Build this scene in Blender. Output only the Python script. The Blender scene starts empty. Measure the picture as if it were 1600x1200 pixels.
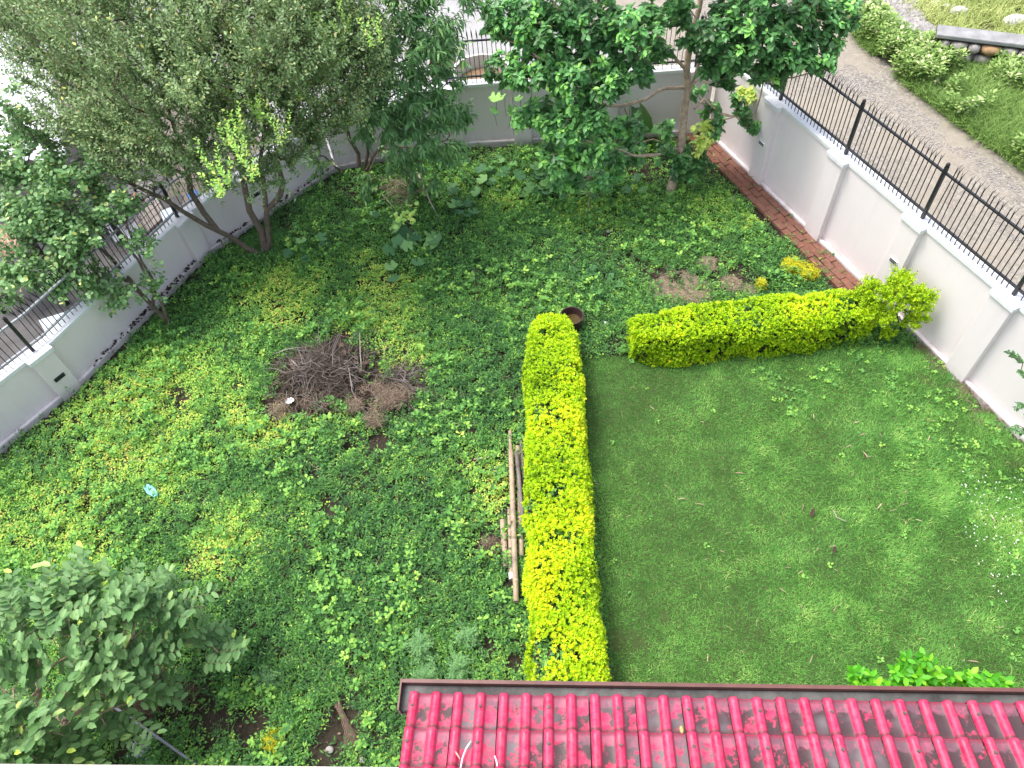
import bpy, math, random
import numpy as np
from mathutils import Matrix, Vector
rng = np.random.default_rng(7); random.seed(7)
S = bpy.context.scene; C = S.collection
# ------------------------------------------------------------------ camera
F = 1180.0; H = 8.0                       # focal length in photo pixels (1600 wide), camera height
n_ = np.array([85.0, -880.0, -F]); n_ /= np.linalg.norm(n_); up_ = -n_
fw_ = np.array([0, 0, -1.0]); fy_ = fw_ - fw_.dot(up_)*up_; fy_ /= np.linalg.norm(fy_); fx_ = np.cross(fy_, up_)
R = np.array([fx_, fy_, up_])             # world <- camera
cam = bpy.data.cameras.new('camera'); co = bpy.data.objects.new('camera', cam); C.objects.link(co)
co.matrix_world = Matrix.Translation((0, 0, H)) @ Matrix([list(r) for r in R]).to_4x4()
cam.sensor_width = 36; cam.lens = 36*F/1600; cam.clip_start = .05; cam.clip_end = 600
S.camera = co
def ray(px, py):
    d = R @ np.array([px-800, -(py-600), -F]); return d/np.linalg.norm(d)
def U(px, py, z=0.0):
    d = ray(px, py); return np.array([0, 0, H]) + d*((z-H)/d[2])
# ------------------------------------------------------------------ world, sun, exposure
W = bpy.data.worlds.new('World'); S.world = W; W.use_nodes = True; nt = W.node_tree
SUN_EL = math.radians(67); SUN_AZ = math.radians(-66)      # azimuth from +Y towards +X
sky = nt.nodes.new('ShaderNodeTexSky'); sky.sky_type = 'NISHITA'; sky.sun_disc = False
sky.sun_elevation = SUN_EL; sky.sun_rotation = SUN_AZ; sky.air_density = 1.0; sky.dust_density = 4.0; sky.ozone_density = 1.0
hs = nt.nodes.new('ShaderNodeHueSaturation'); hs.inputs['Saturation'].default_value = .62
nt.links.new(sky.outputs[0], hs.inputs['Color']); nt.links.new(hs.outputs[0], nt.nodes['Background'].inputs[0])
nt.nodes['Background'].inputs[1].default_value = .15
sl = bpy.data.lights.new('sun', 'SUN'); sl.energy = 1.05; sl.angle = math.radians(18); sl.color = (1, .965, .91)
so = bpy.data.objects.new('sun', sl); C.objects.link(so)
sd = Vector((math.sin(SUN_AZ)*math.cos(SUN_EL), math.cos(SUN_AZ)*math.cos(SUN_EL), math.sin(SUN_EL)))
so.rotation_euler = sd.to_track_quat('Z', 'Y').to_euler()
S.view_settings.view_transform = 'Standard'; S.view_settings.look = 'None'
S.view_settings.gamma = 1; S.view_settings.use_curve_mapping = False
S.view_settings.exposure = 1.36
# ------------------------------------------------------------------ materials
def srgb(c):
    c = np.array(c)/255.0; return tuple(np.where(c < .04045, c/12.92, ((c+.055)/1.055)**2.4))
def newmat(name, rough=.7, spec=.3):
    m = bpy.data.materials.new(name); m.use_nodes = True; b = m.node_tree.nodes['Principled BSDF']
    b.inputs['Roughness'].default_value = rough; b.inputs['Specular IOR Level'].default_value = spec
    return m, m.node_tree, b
def N(t, ty, **k):
    n = t.nodes.new(ty)
    for a, v in k.items(): setattr(n, a, v)
    return n
def noise(t, scale, detail=4, rough=.6, coord='Object', vec=None):
    n = N(t, 'ShaderNodeTexNoise'); n.inputs['Scale'].default_value = scale; n.inputs['Detail'].default_value = detail
    n.inputs['Roughness'].default_value = rough
    if vec is None:
        g = N(t, 'ShaderNodeNewGeometry') if coord == 'World' else N(t, 'ShaderNodeTexCoord')
        vec = g.outputs['Position'] if coord == 'World' else g.outputs['Object']
    t.links.new(vec, n.inputs['Vector']); return n.outputs['Fac']
def ramp(t, fac, stops):
    r = N(t, 'ShaderNodeValToRGB'); e = r.color_ramp.elements
    while len(e) > 1: e.remove(e[-1])
    for i, (p, c) in enumerate(stops):
        x = e[0] if i == 0 else e.new(p)
        x.position = p; x.color = (*c[:3], 1)
    t.links.new(fac, r.inputs[0]); return r.outputs[0]
def mix(t, fac, a, b, mode='MIX'):
    m = N(t, 'ShaderNodeMix', data_type='RGBA', blend_type=mode)
    for s, v in ((0, fac), (6, a), (7, b)):
        if hasattr(v, 'is_linked') or hasattr(v, 'links'): t.links.new(v, m.inputs[s])
        elif s == 0: m.inputs[0].default_value = v
        else: m.inputs[s].default_value = (*v[:3], 1)
    return m.outputs[2]
def bump(t, b, h, strength=.3, dist=.01):
    n = N(t, 'ShaderNodeBump'); n.inputs['Strength'].default_value = strength; n.inputs['Distance'].default_value = dist
    t.links.new(h, n.inputs['Height']); t.links.new(n.outputs[0], b.inputs['Normal'])
def plain(name, c, rough=.7, spec=.3, var=.25, scale=8, bmp=.2, coord='World'):
    m, t, b = newmat(name, rough, spec); f = noise(t, scale, coord=coord)
    c = np.array(c)
    t.links.new(ramp(t, f, [(.25, c*(1-var)), (.75, np.minimum(c*(1+var), .95))]), b.inputs['Base Color'])
    if bmp: bump(t, b, noise(t, scale*6, coord=coord), bmp, .01)
    return m
def desaturate(c, k): return tuple(c*(1-k)+np.array([1, 1, .9])*float(c@np.array([.3, .6, .1]))*k)
def leafmat(name, stops, rough=.45, spec=.45, trans=.27, obj_random=False, gain=1.5, desat=.16):
    """colour comes from a per-leaf 'tint' (own colour: age, species; in weeds also painted tree shade), light shows through a little"""
    m, t, b = newmat(name, rough, spec)
    if obj_random: fac = N(t, 'ShaderNodeObjectInfo').outputs['Random']
    else:
        a = N(t, 'ShaderNodeAttribute'); a.attribute_name = 'tint'; fac = a.outputs['Fac']
    stops = [(p, desaturate(np.minimum(np.array(srgb(c))*gain, .85), desat)) for p, c in stops]
    col = ramp(t, fac, stops); t.links.new(col, b.inputs['Base Color'])
    tr = N(t, 'ShaderNodeBsdfTranslucent'); mx = N(t, 'ShaderNodeMixShader'); mx.inputs[0].default_value = trans
    tc = mix(t, .55, col, (.34, .47, .08), 'MIX'); t.links.new(mix(t, .5, col, tc), tr.inputs['Color'])
    t.links.new(b.outputs[0], mx.inputs[1]); t.links.new(tr.outputs[0], mx.inputs[2])
    t.links.new(mx.outputs[0], t.nodes['Material Output'].inputs['Surface']); return m
# ------------------------------------------------------------------ object helpers
def link(o, parent=None):
    C.objects.link(o)
    if parent is not None: o.parent = parent
    return o
def tag(o, label=None, cat=None, group=None, kind=None):
    for k, v in (('label', label), ('category', cat), ('group', group), ('kind', kind)):
        if v: o[k] = v
    return o
def empty(name, loc, label, cat, group=None):
    o = bpy.data.objects.new(name, None); link(o); o.location = tuple(loc); o.empty_display_size = .1
    return tag(o, label, cat, group)
def mesh_data(name, V, Fc, mat, tint=None, smooth=False):
    V = np.asarray(V, np.float32); Fc = np.asarray(Fc, np.int32); k = Fc.shape[1]
    me = bpy.data.meshes.new(name); me.vertices.add(len(V)); me.vertices.foreach_set('co', V.ravel())
    me.loops.add(Fc.size); me.loops.foreach_set('vertex_index', Fc.ravel())
    me.polygons.add(len(Fc)); me.polygons.foreach_set('loop_start', np.arange(len(Fc), dtype=np.int32)*k)
    if smooth: me.polygons.foreach_set('use_smooth', np.ones(len(Fc), bool))
    me.update(calc_edges=True)
    if tint is not None:
        a = me.attributes.new('tint', 'FLOAT', 'POINT'); a.data.foreach_set('value', np.asarray(tint, np.float32))
    me.materials.append(mat); return me
def obj(name, me, parent=None, rel=True):
    o = bpy.data.objects.new(name, me); link(o, parent)
    if parent is not None and rel: o.matrix_parent_inverse = Matrix.Translation(parent.location).inverted()
    return o                              # meshes are written in world coordinates; rel keeps them there
class MB:                                 # mixed polygon builder in world coordinates
    def __init__(s): s.v = []; s.f = []
    def add(s, vs, fs):
        o = len(s.v); s.v += [tuple(map(float, p)) for p in vs]; s.f += [tuple(i+o for i in f) for f in fs]; return s
    def prism(s, base, z0, z1):           # base: ccw xy list ; z1 may be list
        n = len(base); z1l = z1 if hasattr(z1, '__len__') else [z1]*n
        s.add([(x, y, z0) for x, y in base]+[(x, y, z1l[i]) for i, (x, y) in enumerate(base)],
              [tuple(range(n))[::-1], tuple(range(n, 2*n))]+[(i, (i+1) % n, n+(i+1) % n, n+i) for i in range(n)]); return s
    def box(s, c, size, ax=None):         # oriented box: ax rows = local axes
        ax = np.eye(3) if ax is None else np.asarray(ax); c = np.asarray(c, float); h = np.asarray(size)/2
        vs = [c+ax[0]*h[0]*i+ax[1]*h[1]*j+ax[2]*h[2]*k for k in (-1, 1) for i, j in ((-1, -1), (1, -1), (1, 1), (-1, 1))]
        s.add(vs, [(3, 2, 1, 0), (4, 5, 6, 7), (0, 1, 5, 4), (1, 2, 6, 5), (2, 3, 7, 6), (3, 0, 4, 7)]); return s
    def tube(s, pts, rad, n=8, cap=True):
        pts = [np.asarray(p, float) for p in pts]; rad = rad if hasattr(rad, '__len__') else [rad]*len(pts)
        vs = []; fs = []; ref = np.array([.3, .2, 1.0])
        for i, p in enumerate(pts):
            d = pts[min(i+1, len(pts)-1)]-pts[max(i-1, 0)]; d = d/(np.linalg.norm(d)+1e-9)
            r0 = ref if abs(d.dot(ref/np.linalg.norm(ref))) < .95 else np.array([1.0, 0, 0])
            a = np.cross(d, r0); a /= np.linalg.norm(a); b = np.cross(d, a)
            vs += [p+rad[i]*(a*math.cos(2*math.pi*j/n)+b*math.sin(2*math.pi*j/n)) for j in range(n)]
        for i in range(len(pts)-1): fs += [(i*n+j, i*n+(j+1) % n, (i+1)*n+(j+1) % n, (i+1)*n+j) for j in range(n)]
        if cap: fs += [tuple(range(n))[::-1], tuple((len(pts)-1)*n+j for j in range(n))]
        s.add(vs, fs); return s
    def lathe(s, c, prof, n=32):
        c = np.asarray(c, float); vs = []; fs = []
        for r, z in prof: vs += [c+[r*math.cos(2*math.pi*j/n), r*math.sin(2*math.pi*j/n), z] for j in range(n)]
        for i in range(len(prof)-1): fs += [(i*n+j, i*n+(j+1) % n, (i+1)*n+(j+1) % n, (i+1)*n+j) for j in range(n)]
        s.add(vs, fs); return s
    def build(s, name, mat, parent=None, smooth=False, bevel=0, origin=None):
        me = bpy.data.meshes.new(name); vv = s.v
        if origin is not None: vv = [(x-origin[0], y-origin[1], z-origin[2]) for x, y, z in s.v]
        me.from_pydata(vv, [], s.f); me.materials.append(mat)
        if smooth: me.polygons.foreach_set('use_smooth', [True]*len(me.polygons))
        me.update(); o = obj(name, me, parent, rel=origin is None)
        if origin is not None and parent is not None: o.location = Vector(origin)-parent.location
        elif origin is not None: o.location = origin
        if bevel:
            b = o.modifiers.new('b', 'BEVEL'); b.width = bevel; b.segments = 2
        return o
def structure(o): o['kind'] = 'structure'; return o
# ------------------------------------------------------------------ mass instancing in numpy
def frames(d, roll=None, upv=(0, 0, 1)):
    """rotation matrices whose x axis is d, z axis near up (columns)"""
    d = d/np.linalg.norm(d, axis=1, keepdims=True); u = np.broadcast_to(np.array(upv, float), d.shape).copy()
    bad = np.abs((d*u).sum(1)) > .97; u[bad] = [.9, .3, .1]
    y = np.cross(u, d); y /= np.linalg.norm(y, axis=1, keepdims=True); z = np.cross(d, y)
    if roll is not None:
        c, s_ = np.cos(roll)[:, None], np.sin(roll)[:, None]; y, z = c*y+s_*z, -s_*y+c*z
    return np.stack([d, y, z], 2)
def inst(T, TF, pos, M, sc):
    pos = np.asarray(pos); n = len(pos); sc = np.asarray(sc, float)
    if sc.ndim == 1: sc = np.repeat(sc[:, None], 3, 1)
    L = T[None]*sc[:, None, :]; V = np.einsum('nij,nkj->nki', M, L)+pos[:, None]
    Fc = TF[None]+(np.arange(n)*len(T))[:, None, None]
    return V.reshape(-1, 3), Fc.reshape(-1, TF.shape[1])
def rep(t, T): return np.repeat(np.asarray(t), len(T))
# templates: unit length on x
TINY = np.array([[0, 0, 0], [.5, .28, .06], [1, 0, -.05], [.5, -.28, .06]]); TINYF = np.array([[0, 1, 2], [0, 2, 3]])
ROUND = np.array([[0, 0, 0], [.35, .42, .05], [.8, .33, .02], [1, 0, -.04], [.8, -.33, .02], [.35, -.42, .05]])
ROUNDF = np.array([[0, 1, 2], [0, 2, 3], [0, 3, 4], [0, 4, 5]])
def leaf_template(prof, droop=.15, fold=.12):
    v = []; f = []; m = len(prof)
    for t, w in prof:
        z = -droop*t*t; v += [[t, w, z+fold*w*2], [t, 0, z], [t, -w, z+fold*w*2]]
    for i in range(m-1):
        a = i*3; b = a+3
        f += [[a, a+1, b+1], [a, b+1, b], [a+1, a+2, b+2], [a+1, b+2, b+1]]
    return np.array(v), np.array(f)
OVAL, OVALF = leaf_template([(0, .02), (.28, .25), (.68, .26), (1, .01)], .18, .14)
LONG, LONGF = leaf_template([(0, .02), (.3, .13), (.65, .12), (1, .005)], .35, .2)
GUAVA, GUAVAF = leaf_template([(0, .03), (.25, .23), (.72, .25), (1, .03)], .12, .22)
def lobed():
    v = [[.12, 0, 0]]; f = []; n = 20
    for i in range(n):
        a = 2*math.pi*i/n; r = .5*(1+.13*math.cos(5*a)+.03*math.cos(11*a))
        if i == n//2: r *= .25                    # the notch where the stalk joins
        v.append([.45+r*math.cos(a), r*math.sin(a), .06*math.cos(5*a)+.05])
    v = np.array(v); v[0] = [.42, 0, 0]
    for i in range(n): f.append([0, 1+i, 1+(i+1) % n])
    return v, np.array(f)
LOBE, LOBEF = lobed()
BLADE = np.array([[0, .5, 0], [0, -.5, 0], [1, 0, 0]]); BLADEF = np.array([[0, 1, 2]])
BLADE2 = np.array([[0, .5, 0], [0, -.5, 0], [.55, .38, .1], [.55, -.38, .1], [1, 0, -.15]]); BLADE2F = np.array([[0, 1, 3], [0, 3, 2], [2, 3, 4]])
def icos():
    p = (1+5**.5)/2; v = np.array([[-1, p, 0], [1, p, 0], [-1, -p, 0], [1, -p, 0], [0, -1, p], [0, 1, p], [0, -1, -p], [0, 1, -p], [p, 0, -1], [p, 0, 1], [-p, 0, -1], [-p, 0, 1]])/1.9
    f = np.array([[0, 11, 5], [0, 5, 1], [0, 1, 7], [0, 7, 10], [0, 10, 11], [1, 5, 9], [5, 11, 4], [11, 10, 2], [10, 7, 6], [7, 1, 8], [3, 9, 4], [3, 4, 2], [3, 2, 6], [3, 6, 8], [3, 8, 9], [4, 9, 5], [2, 4, 11], [6, 2, 10], [8, 6, 7], [9, 8, 1]])
    return v, f
ICO, ICOF = icos()
ST = np.array([[0, 1, 0], [0, -.5, .87], [0, -.5, -.87], [1, .6, 0], [1, -.3, .5], [1, -.3, -.5]]); STF = np.array([[0, 1, 4], [0, 4, 3], [1, 2, 5], [1, 5, 4], [2, 0, 3], [2, 3, 5]])
def unit(a): return a/(np.linalg.norm(a, axis=-1, keepdims=True)+1e-9)
def rdir(n, zlo=-1, zhi=1):
    z = rng.uniform(zlo, zhi, n); a = rng.uniform(0, 2*np.pi, n); r = np.sqrt(np.maximum(0, 1-z*z)); return np.stack([r*np.cos(a), r*np.sin(a), z], 1)
# value noise
_G = rng.random((256, 256))
def vnoise(x, y, s, seed=0):
    x = np.asarray(x)*s+seed*17.3+1000; y = np.asarray(y)*s+seed*7.7+1000
    xi = np.floor(x).astype(int); yi = np.floor(y).astype(int); fx = x-xi; fy = y-yi
    fx = fx*fx*(3-2*fx); fy = fy*fy*(3-2*fy); g = lambda a, b: _G[a % 256, b % 256]
    return (g(xi, yi)*(1-fx)+g(xi+1, yi)*fx)*(1-fy)+(g(xi, yi+1)*(1-fx)+g(xi+1, yi+1)*fx)*fy
def fnoise(x, y, s, seed=0): return (vnoise(x, y, s, seed)+.5*vnoise(x, y, s*2.1, seed+1)+.25*vnoise(x, y, s*4.3, seed+2))/1.75
def inpoly(P, poly):
    x, y = P[:, 0], P[:, 1]; r = np.zeros(len(P), bool); n = len(poly)
    for i in range(n):
        (x1, y1), (x2, y2) = poly[i][:2], poly[(i+1) % n][:2]
        c = ((y1 > y) != (y2 > y)) & (x < (x2-x1)*(y-y1)/(y2-y1+1e-12)+x1); r ^= c
    return r
def scatter(poly, n):
    p = np.array([q[:2] for q in poly]); lo = p.min(0); hi = p.max(0); out = np.zeros((0, 2))
    while len(out) < n:
        q = rng.uniform(lo, hi, (n, 2)); out = np.vstack([out, q[inpoly(q, poly)]])
    return out[:n]
def blobs(P, L):                          # soft blobs given by photo pixel (on the ground) and radius in metres
    r = np.zeros(len(P))
    for px, py, rad, *k in L:
        c = U(px, py)[:2]; k = k[0] if k else 1.0
        d = np.hypot(P[:, 0]-c[0], P[:, 1]-c[1])/rad; d = d+1.0*(vnoise(P[:, 0], P[:, 1], 3.2, 5)-.5)+.7*(vnoise(P[:, 0], P[:, 1], 9, 9)-.5)
        r = np.maximum(r, k*np.clip(1.5-d*1.3, 0, 1))
    return r
# ================================================================== materials in use
def wall_paint():
    m, t, b = newmat('wall_paint', .62, .25)
    f = noise(t, .9, 5, .6, 'World'); f2 = noise(t, 7, 5, .7, 'World')
    a = ramp(t, f, [(.3, (.81, .74, .745)), (.75, (.76, .69, .70))])
    a = mix(t, ramp(t, f2, [(.62, (0, 0, 0)), (.95, (.35, .35, .35))]), a, (.52, .47, .44))
    sx = N(t, 'ShaderNodeSeparateXYZ'); g = N(t, 'ShaderNodeNewGeometry'); t.links.new(g.outputs['Position'], sx.inputs[0])
    low = ramp(t, sx.outputs[2], [(.02, (1, 1, 1)), (.22, (0, 0, 0))]); mm = mix(t, 1.0, low, ramp(t, noise(t, 5, 6, .75, 'World'), [(.38, (0, 0, 0)), (.62, (.75, .75, .75))]), 'MULTIPLY')
    a = mix(t, mm, a, (.36, .31, .26))
    mp = N(t, 'ShaderNodeMapping'); mp.inputs['Scale'].default_value = (9, 9, .7); t.links.new(g.outputs['Position'], mp.inputs['Vector']); st = noise(t, 1, 5, .7, vec=mp.outputs[0])
    a = mix(t, ramp(t, st, [(.55, (0, 0, 0)), (.8, (.28, .28, .28))]), a, (.56, .52, .49))
    t.links.new(a, b.inputs['Base Color']); bump(t, b, noise(t, 60, 4, .6, 'World'), .12, .004); return m
def coping_paint():
    m, t, b = newmat('coping_paint', .5, .3); f = noise(t, 14, 5, .7, 'World')
    t.links.new(ramp(t, f, [(.3, (.82, .82, .84)), (.7, (.70, .70, .73))]), b.inputs['Base Color']); bump(t, b, f, .1, .004); return m
M_wall = wall_paint(); M_coping = coping_paint()
M_iron = plain('black_iron', (.018, .019, .024), .38, .5, .3, 20, .05)
M_soil = plain('dark_soil', (.055, .042, .032), .95, .1, .5, 5, .8)
M_ground = plain('bare_ground', (.16, .14, .12), .95, .1, .4, 2, .6)
M_bark = plain('bark', (.15, .115, .09), .85, .2, .4, 22, .7)
M_bark2 = plain('pale_bark', (.42, .32, .23), .85, .2, .45, 16, .7)
M_twig = plain('twig', (.10, .075, .055), .85, .2, .4, 12, .3)
M_twig2 = plain('dead_twig', (.12, .095, .078), .9, .15, .55, 9, .3)
M_white = plain('white_plastic', (.78, .80, .82), .4, .4, .05, 9, .05)
M_dark = plain('dark_plastic', (.02, .028, .03), .4, .4, .2, 9, .05)
# ================================================================== setting: ground
MB().add([(-150, -60, -.03), (150, -60, -.03), (150, 200, -.03), (-150, 200, -.03)], [(0, 1, 2, 3)]).build('ground', M_ground)
structure(bpy.data.objects['ground'])
# inner face of the boundary walls on the ground (from the photograph), with wall heights
def g2(px, py): return U(px, py)[:2]
RA = np.array([3.69, 10.87]); RB = np.array([5.99, 4.31]); rd = (RB-RA)/np.linalg.norm(RB-RA); RC = RB+rd*5.6
LW = [(np.array([-8.3, 3.6]), .88), (np.array([-5.83, 6.70]), .88), (np.array([-4.53, 9.0]), .86), (np.array([-2.62, 10.83]), 1.0), (np.array([-.72, 11.17]), 1.18)]
BW = [(np.array([-.72, 11.17]), 1.18), (RA.copy(), 1.24)]
garden = [p for p, _ in LW]+[RA, RC, np.array([RC[0], -.2]), np.array([-8.3, -.2])]
# soil sheet with gentle relief
def sheet(name, poly, res, zf, mat):
    p = np.array([q[:2] for q in poly]); lo = p.min(0)-.1; hi = p.max(0)+.1
    nx = int((hi[0]-lo[0])/res)+1; ny = int((hi[1]-lo[1])/res)+1
    X, Y = np.meshgrid(np.linspace(lo[0], hi[0], nx), np.linspace(lo[1], hi[1], ny)); Z = zf(X, Y)
    V = np.stack([X.ravel(), Y.ravel(), Z.ravel()], 1); i = np.arange((ny-1)*(nx-1)); r, c = i//(nx-1), i % (nx-1); a = r*nx+c
    Fc = np.stack([a, a+1, a+nx+1, a+nx], 1); cen = V[Fc].mean(1); Fc = Fc[inpoly(cen, poly)]
    me = mesh_data(name, V, Fc, mat, smooth=True); return structure(obj(name, me))
def gz(x, y): return .005+.05*fnoise(x, y, .9, 3)+.02*vnoise(x, y, 6, 4)
m, t, b = newmat('garden_soil', .95, .1)
fa = noise(t, 3.5, 6, .65, 'World'); fb = noise(t, 30, 4, .7, 'World')
c = ramp(t, fa, [(.3, (.028, .024, .017)), (.55, (.05, .042, .030)), (.8, (.10, .08, .06))])
c = mix(t, ramp(t, fb, [(.55, (0, 0, 0)), (.8, (.5, .5, .5))]), c, (.13, .11, .085)); t.links.new(c, b.inputs['Base Color']); bump(t, b, fb, .9, .03)
sheet('garden_soil', garden, .1, gz, m)
h1L = [g2(812, 500), g2(812, 1075)]
lawn = [g2(898, 565), g2(1400, 545), g2(1432, 540), g2(1500, 610), g2(1600, 712), RC-np.array([.02, 0]), (RC[0], 0), (.5, 0), g2(960, 1100)]
lawn = [np.array(q[:2]) for q in lawn]
m, t, b = newmat('lawn_turf', .95, .05); f = noise(t, 26, 5, .7, 'World')
t.links.new(ramp(t, f, [(.3, (.040, .066, .020)), (.7, (.085, .125, .042))]), b.inputs['Base Color']); bump(t, b, f, .9, .02)
sheet('lawn', lawn, .15, lambda X, Y: np.full_like(X, .082), m)
# outside on the right: the road, its verge and the field
OUT = np.array([-rd[1], rd[0]])            # unit normal of the right wall pointing to the road
if OUT[0] < 0: OUT = -OUT
roadL = [RA+OUT*.18-rd*14, RC+OUT*.18]
road_edge = [U(1230, -40), U(1345, 62), U(1420, 130), U(1500, 190), U(1600, 262), U(1800, 400)]
m, t, b = newmat('gravel_road', .9, .15)
vo = N(t, 'ShaderNodeTexVoronoi'); vo.inputs['Scale'].default_value = 24; g = N(t, 'ShaderNodeNewGeometry'); t.links.new(g.outputs['Position'], vo.inputs['Vector'])
vo2 = N(t, 'ShaderNodeTexVoronoi', feature='DISTANCE_TO_EDGE'); vo2.inputs['Scale'].default_value = 24; t.links.new(g.outputs['Position'], vo2.inputs['Vector'])
stone = ramp(t, vo.outputs['Color'], [(.2, (.20, .18, .155)), (.5, (.28, .255, .22)), (.9, (.36, .335, .30))])
gap = ramp(t, vo2.outputs['Distance'], [(.0, (.55, .55, .55)), (.10, (0, 0, 0))])
c = mix(t, gap, stone, (.13, .115, .095)); sm = noise(t, .55, 5, .6, 'World'); sm2 = noise(t, 6, 5, .7, 'World')
c = mix(t, ramp(t, sm, [(.42, (0, 0, 0)), (.56, (.9, .9, .9))]), c, ramp(t, sm2, [(.3, (.25, .22, .18)), (.7, (.33, .295, .24))]))
c = mix(t, ramp(t, noise(t, 1.3, 6, .7, 'World'), [(.55, (0, 0, 0)), (.72, (.45, .45, .45))]), c, (.24, .19, .14))
t.links.new(c, b.inputs['Base Color']); bump(t, b, vo2.outputs['Distance'], .5, .02)
rp = [*roadL[:1], *roadL[1:]]+[p[:2] for p in road_edge[::-1]]
sheet('road', [np.array(q[:2]) for q in rp], .08, lambda X, Y: -.012+0*X, m)
m = plain('verge_soil', (.10, .09, .05), .95, .1, .4, 3, .7)
vp = [p[:2] for p in road_edge]+[np.array([30, 8]), np.array([30, 40]), U(1230, -300)[:2]]
sheet('field', vp, .5, lambda X, Y: -.024+0*X, m)
# outside back and left: pale concrete yard and dark tarmac lane
m, t, b = newmat('yard_concrete', .9, .15); f = noise(t, 1.4, 6, .65, 'World'); f2 = noise(t, 40, 3, .7, 'World')
c = ramp(t, f, [(.3, (.27, .265, .26)), (.7, (.37, .365, .36))]); c = mix(t, ramp(t, f2, [(.55, (0, 0, 0)), (.7, (.35, .35, .35))]), c, (.25, .24, .22))
t.links.new(c, b.inputs['Base Color']); bump(t, b, f2, .5, .01)
yard = [LW[3][0]+[-.05, .2], BW[0][0]+[0, .2], RA+[0, .2], RA+OUT*.2-rd*14, np.array([-6, 24]), np.array([-9, 16])]
sheet('yard', yard, .3, lambda X, Y: -.016+0*X, m)
m = plain('lane_tarmac', (.11, .105, .105), .9, .15, .3, 3, .5)
lane = [np.array([-8.6, 3.5]), LW[1][0]+[-.2, .1], LW[2][0]+[-.2, .1], g2(250, 230), g2(120, 330), g2(-60, 330), np.array([-13, 7])]
sheet('lane', lane, .3, lambda X, Y: -.020+0*X, m)
# ================================================================== boundary walls and railings
def prm(px, py, a, b):                     # where the sight line to a foot pixel meets the wall foot line
    g = g2(px, py); d = (b-a); return float(np.dot(g-a, d)/np.dot(d, d))
def make_wall(root, pts, into, pil, light_at, PW=.30):
    for i in range(len(pts)-1):
        (a, ha), (b_, hb) = pts[i], pts[i+1]; d = (b_-a)/np.linalg.norm(b_-a); n = into[i]
        q = lambda p, k: (p-n*k)
        T = .15
        def pr(name, k0, k1, z0a, z0b, z1a, z1b, mat, e=0.0, bevel=0.0):
            A, B = a-d*e, b_+d*e; c4 = [q(A, k0), q(B, k0), q(B, k1), q(A, k1)]
            z0 = [z0a, z0b, z0b, z0a]; z1 = [z1a, z1b, z1b, z1a]
            mb = MB().add([(*p, z) for p, z in zip(c4, z0)]+[(*p, z) for p, z in zip(c4, z1)],
                          [(3, 2, 1, 0), (4, 5, 6, 7), (0, 1, 5, 4), (1, 2, 6, 5), (2, 3, 7, 6), (3, 0, 4, 7)])
            o = mb.build(name, mat, root, bevel=bevel); return o
        pr('panel', .055, T, -.1, -.1, ha-.055, hb-.055, M_wall)
        pr('plinth', -.005, .053, -.1, -.1, .13, .13, M_wall, bevel=.012)
        pr('coping', .035, T+.045, ha-.055, hb-.055, ha+.0, hb+.0, M_coping, e=.012, bevel=.006)
        L = np.linalg.norm(b_-a)
        for u in pil[i]:
            p = a+(b_-a)*u; h = ha+(hb-ha)*u
            ax = np.array([[*d, 0], [*(-n), 0], [0, 0, 1]])
            c3 = lambda k, z: np.array([*(p-n*k), z])
            MB().box(c3(.0175, (h-.063)/2-.03), (PW, .105, h-.063+.06), ax).build('pilaster', M_wall, root, bevel=.006)
            MB().box(c3(-.012, h-.030), (PW+.05, .09, .066), ax).build('pilaster_cap', M_coping, root, bevel=.006)
        for u, z, kind in light_at[i]:
            p = a+(b_-a)*u; ax = np.array([[*d, 0], [*(-n), 0], [0, 0, 1]]); c3 = lambda k, z: np.array([*(p-n*k), z])
            w, hh = (.15, .06) if kind else (.13, .062)
            fr = MB().box(c3(-.042, z), (w, .014, hh), ax).build('wall_light', M_dark if kind else M_white, root, bevel=.003)
            for k in (-1, 1):
                s = MB().box(c3(-.0515, z+k*.013), (w-.018, .007, .013), ax).build('light_slat', M_dark); s.parent = fr
def nrm(d, toward):
    n = np.array([-d[1], d[0]]); return n if n.dot(toward) > 0 else -n
cen = np.array([0, 6.0])
wr = empty('boundary_wall', (*RA, 0), 'pale pink plastered boundary wall with pilasters beside the gravel road, on the right', 'wall', 'plastered garden boundary walls')
RL = np.linalg.norm(RC-RA)
pu = [prm(1180, 287, RA, RC), prm(1262, 366, RA, RC), prm(1357, 465, RA, RC), prm(1488, 590, RA, RC)]
sp = (pu[3]-pu[0])/3; pu = [pu[0]+sp*i for i in range(7)]; pu = [u for u in pu if u < .98]
make_wall(wr, [(RA, 1.47), (RC, 1.5)], [-OUT], [pu], [[(pu[0], .78, 0), (pu[2], .82, 0)]])
wb = empty('boundary_wall', (*BW[0][0], 0), 'straight back wall behind the leafy tree, concrete tub standing on its far side', 'wall', 'plastered garden boundary walls')
d = BW[1][0]-BW[0][0]; nb = nrm(d/np.linalg.norm(d), cen-BW[0][0]); pb = [.03, prm(818, 233, BW[0][0], BW[1][0]), .62, .93]
make_wall(wb, BW, [nb], [pb], [[(pb[1], .62, 0)]])
wl = empty('boundary_wall', (*LW[1][0], 0), 'greyish white wall bending along the left edge of the garden beneath the small-leaved trees', 'wall', 'plastered garden boundary walls')
nl = [nrm((LW[i+1][0]-LW[i][0])/np.linalg.norm(LW[i+1][0]-LW[i][0]), cen-LW[i][0]) for i in range(4)]
make_wall(wl, LW, nl, [[.5, .945], [.975], [.42], [.5]], [[(.945, .42, 1)], [], [(.42, .55, 1)], []])
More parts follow.
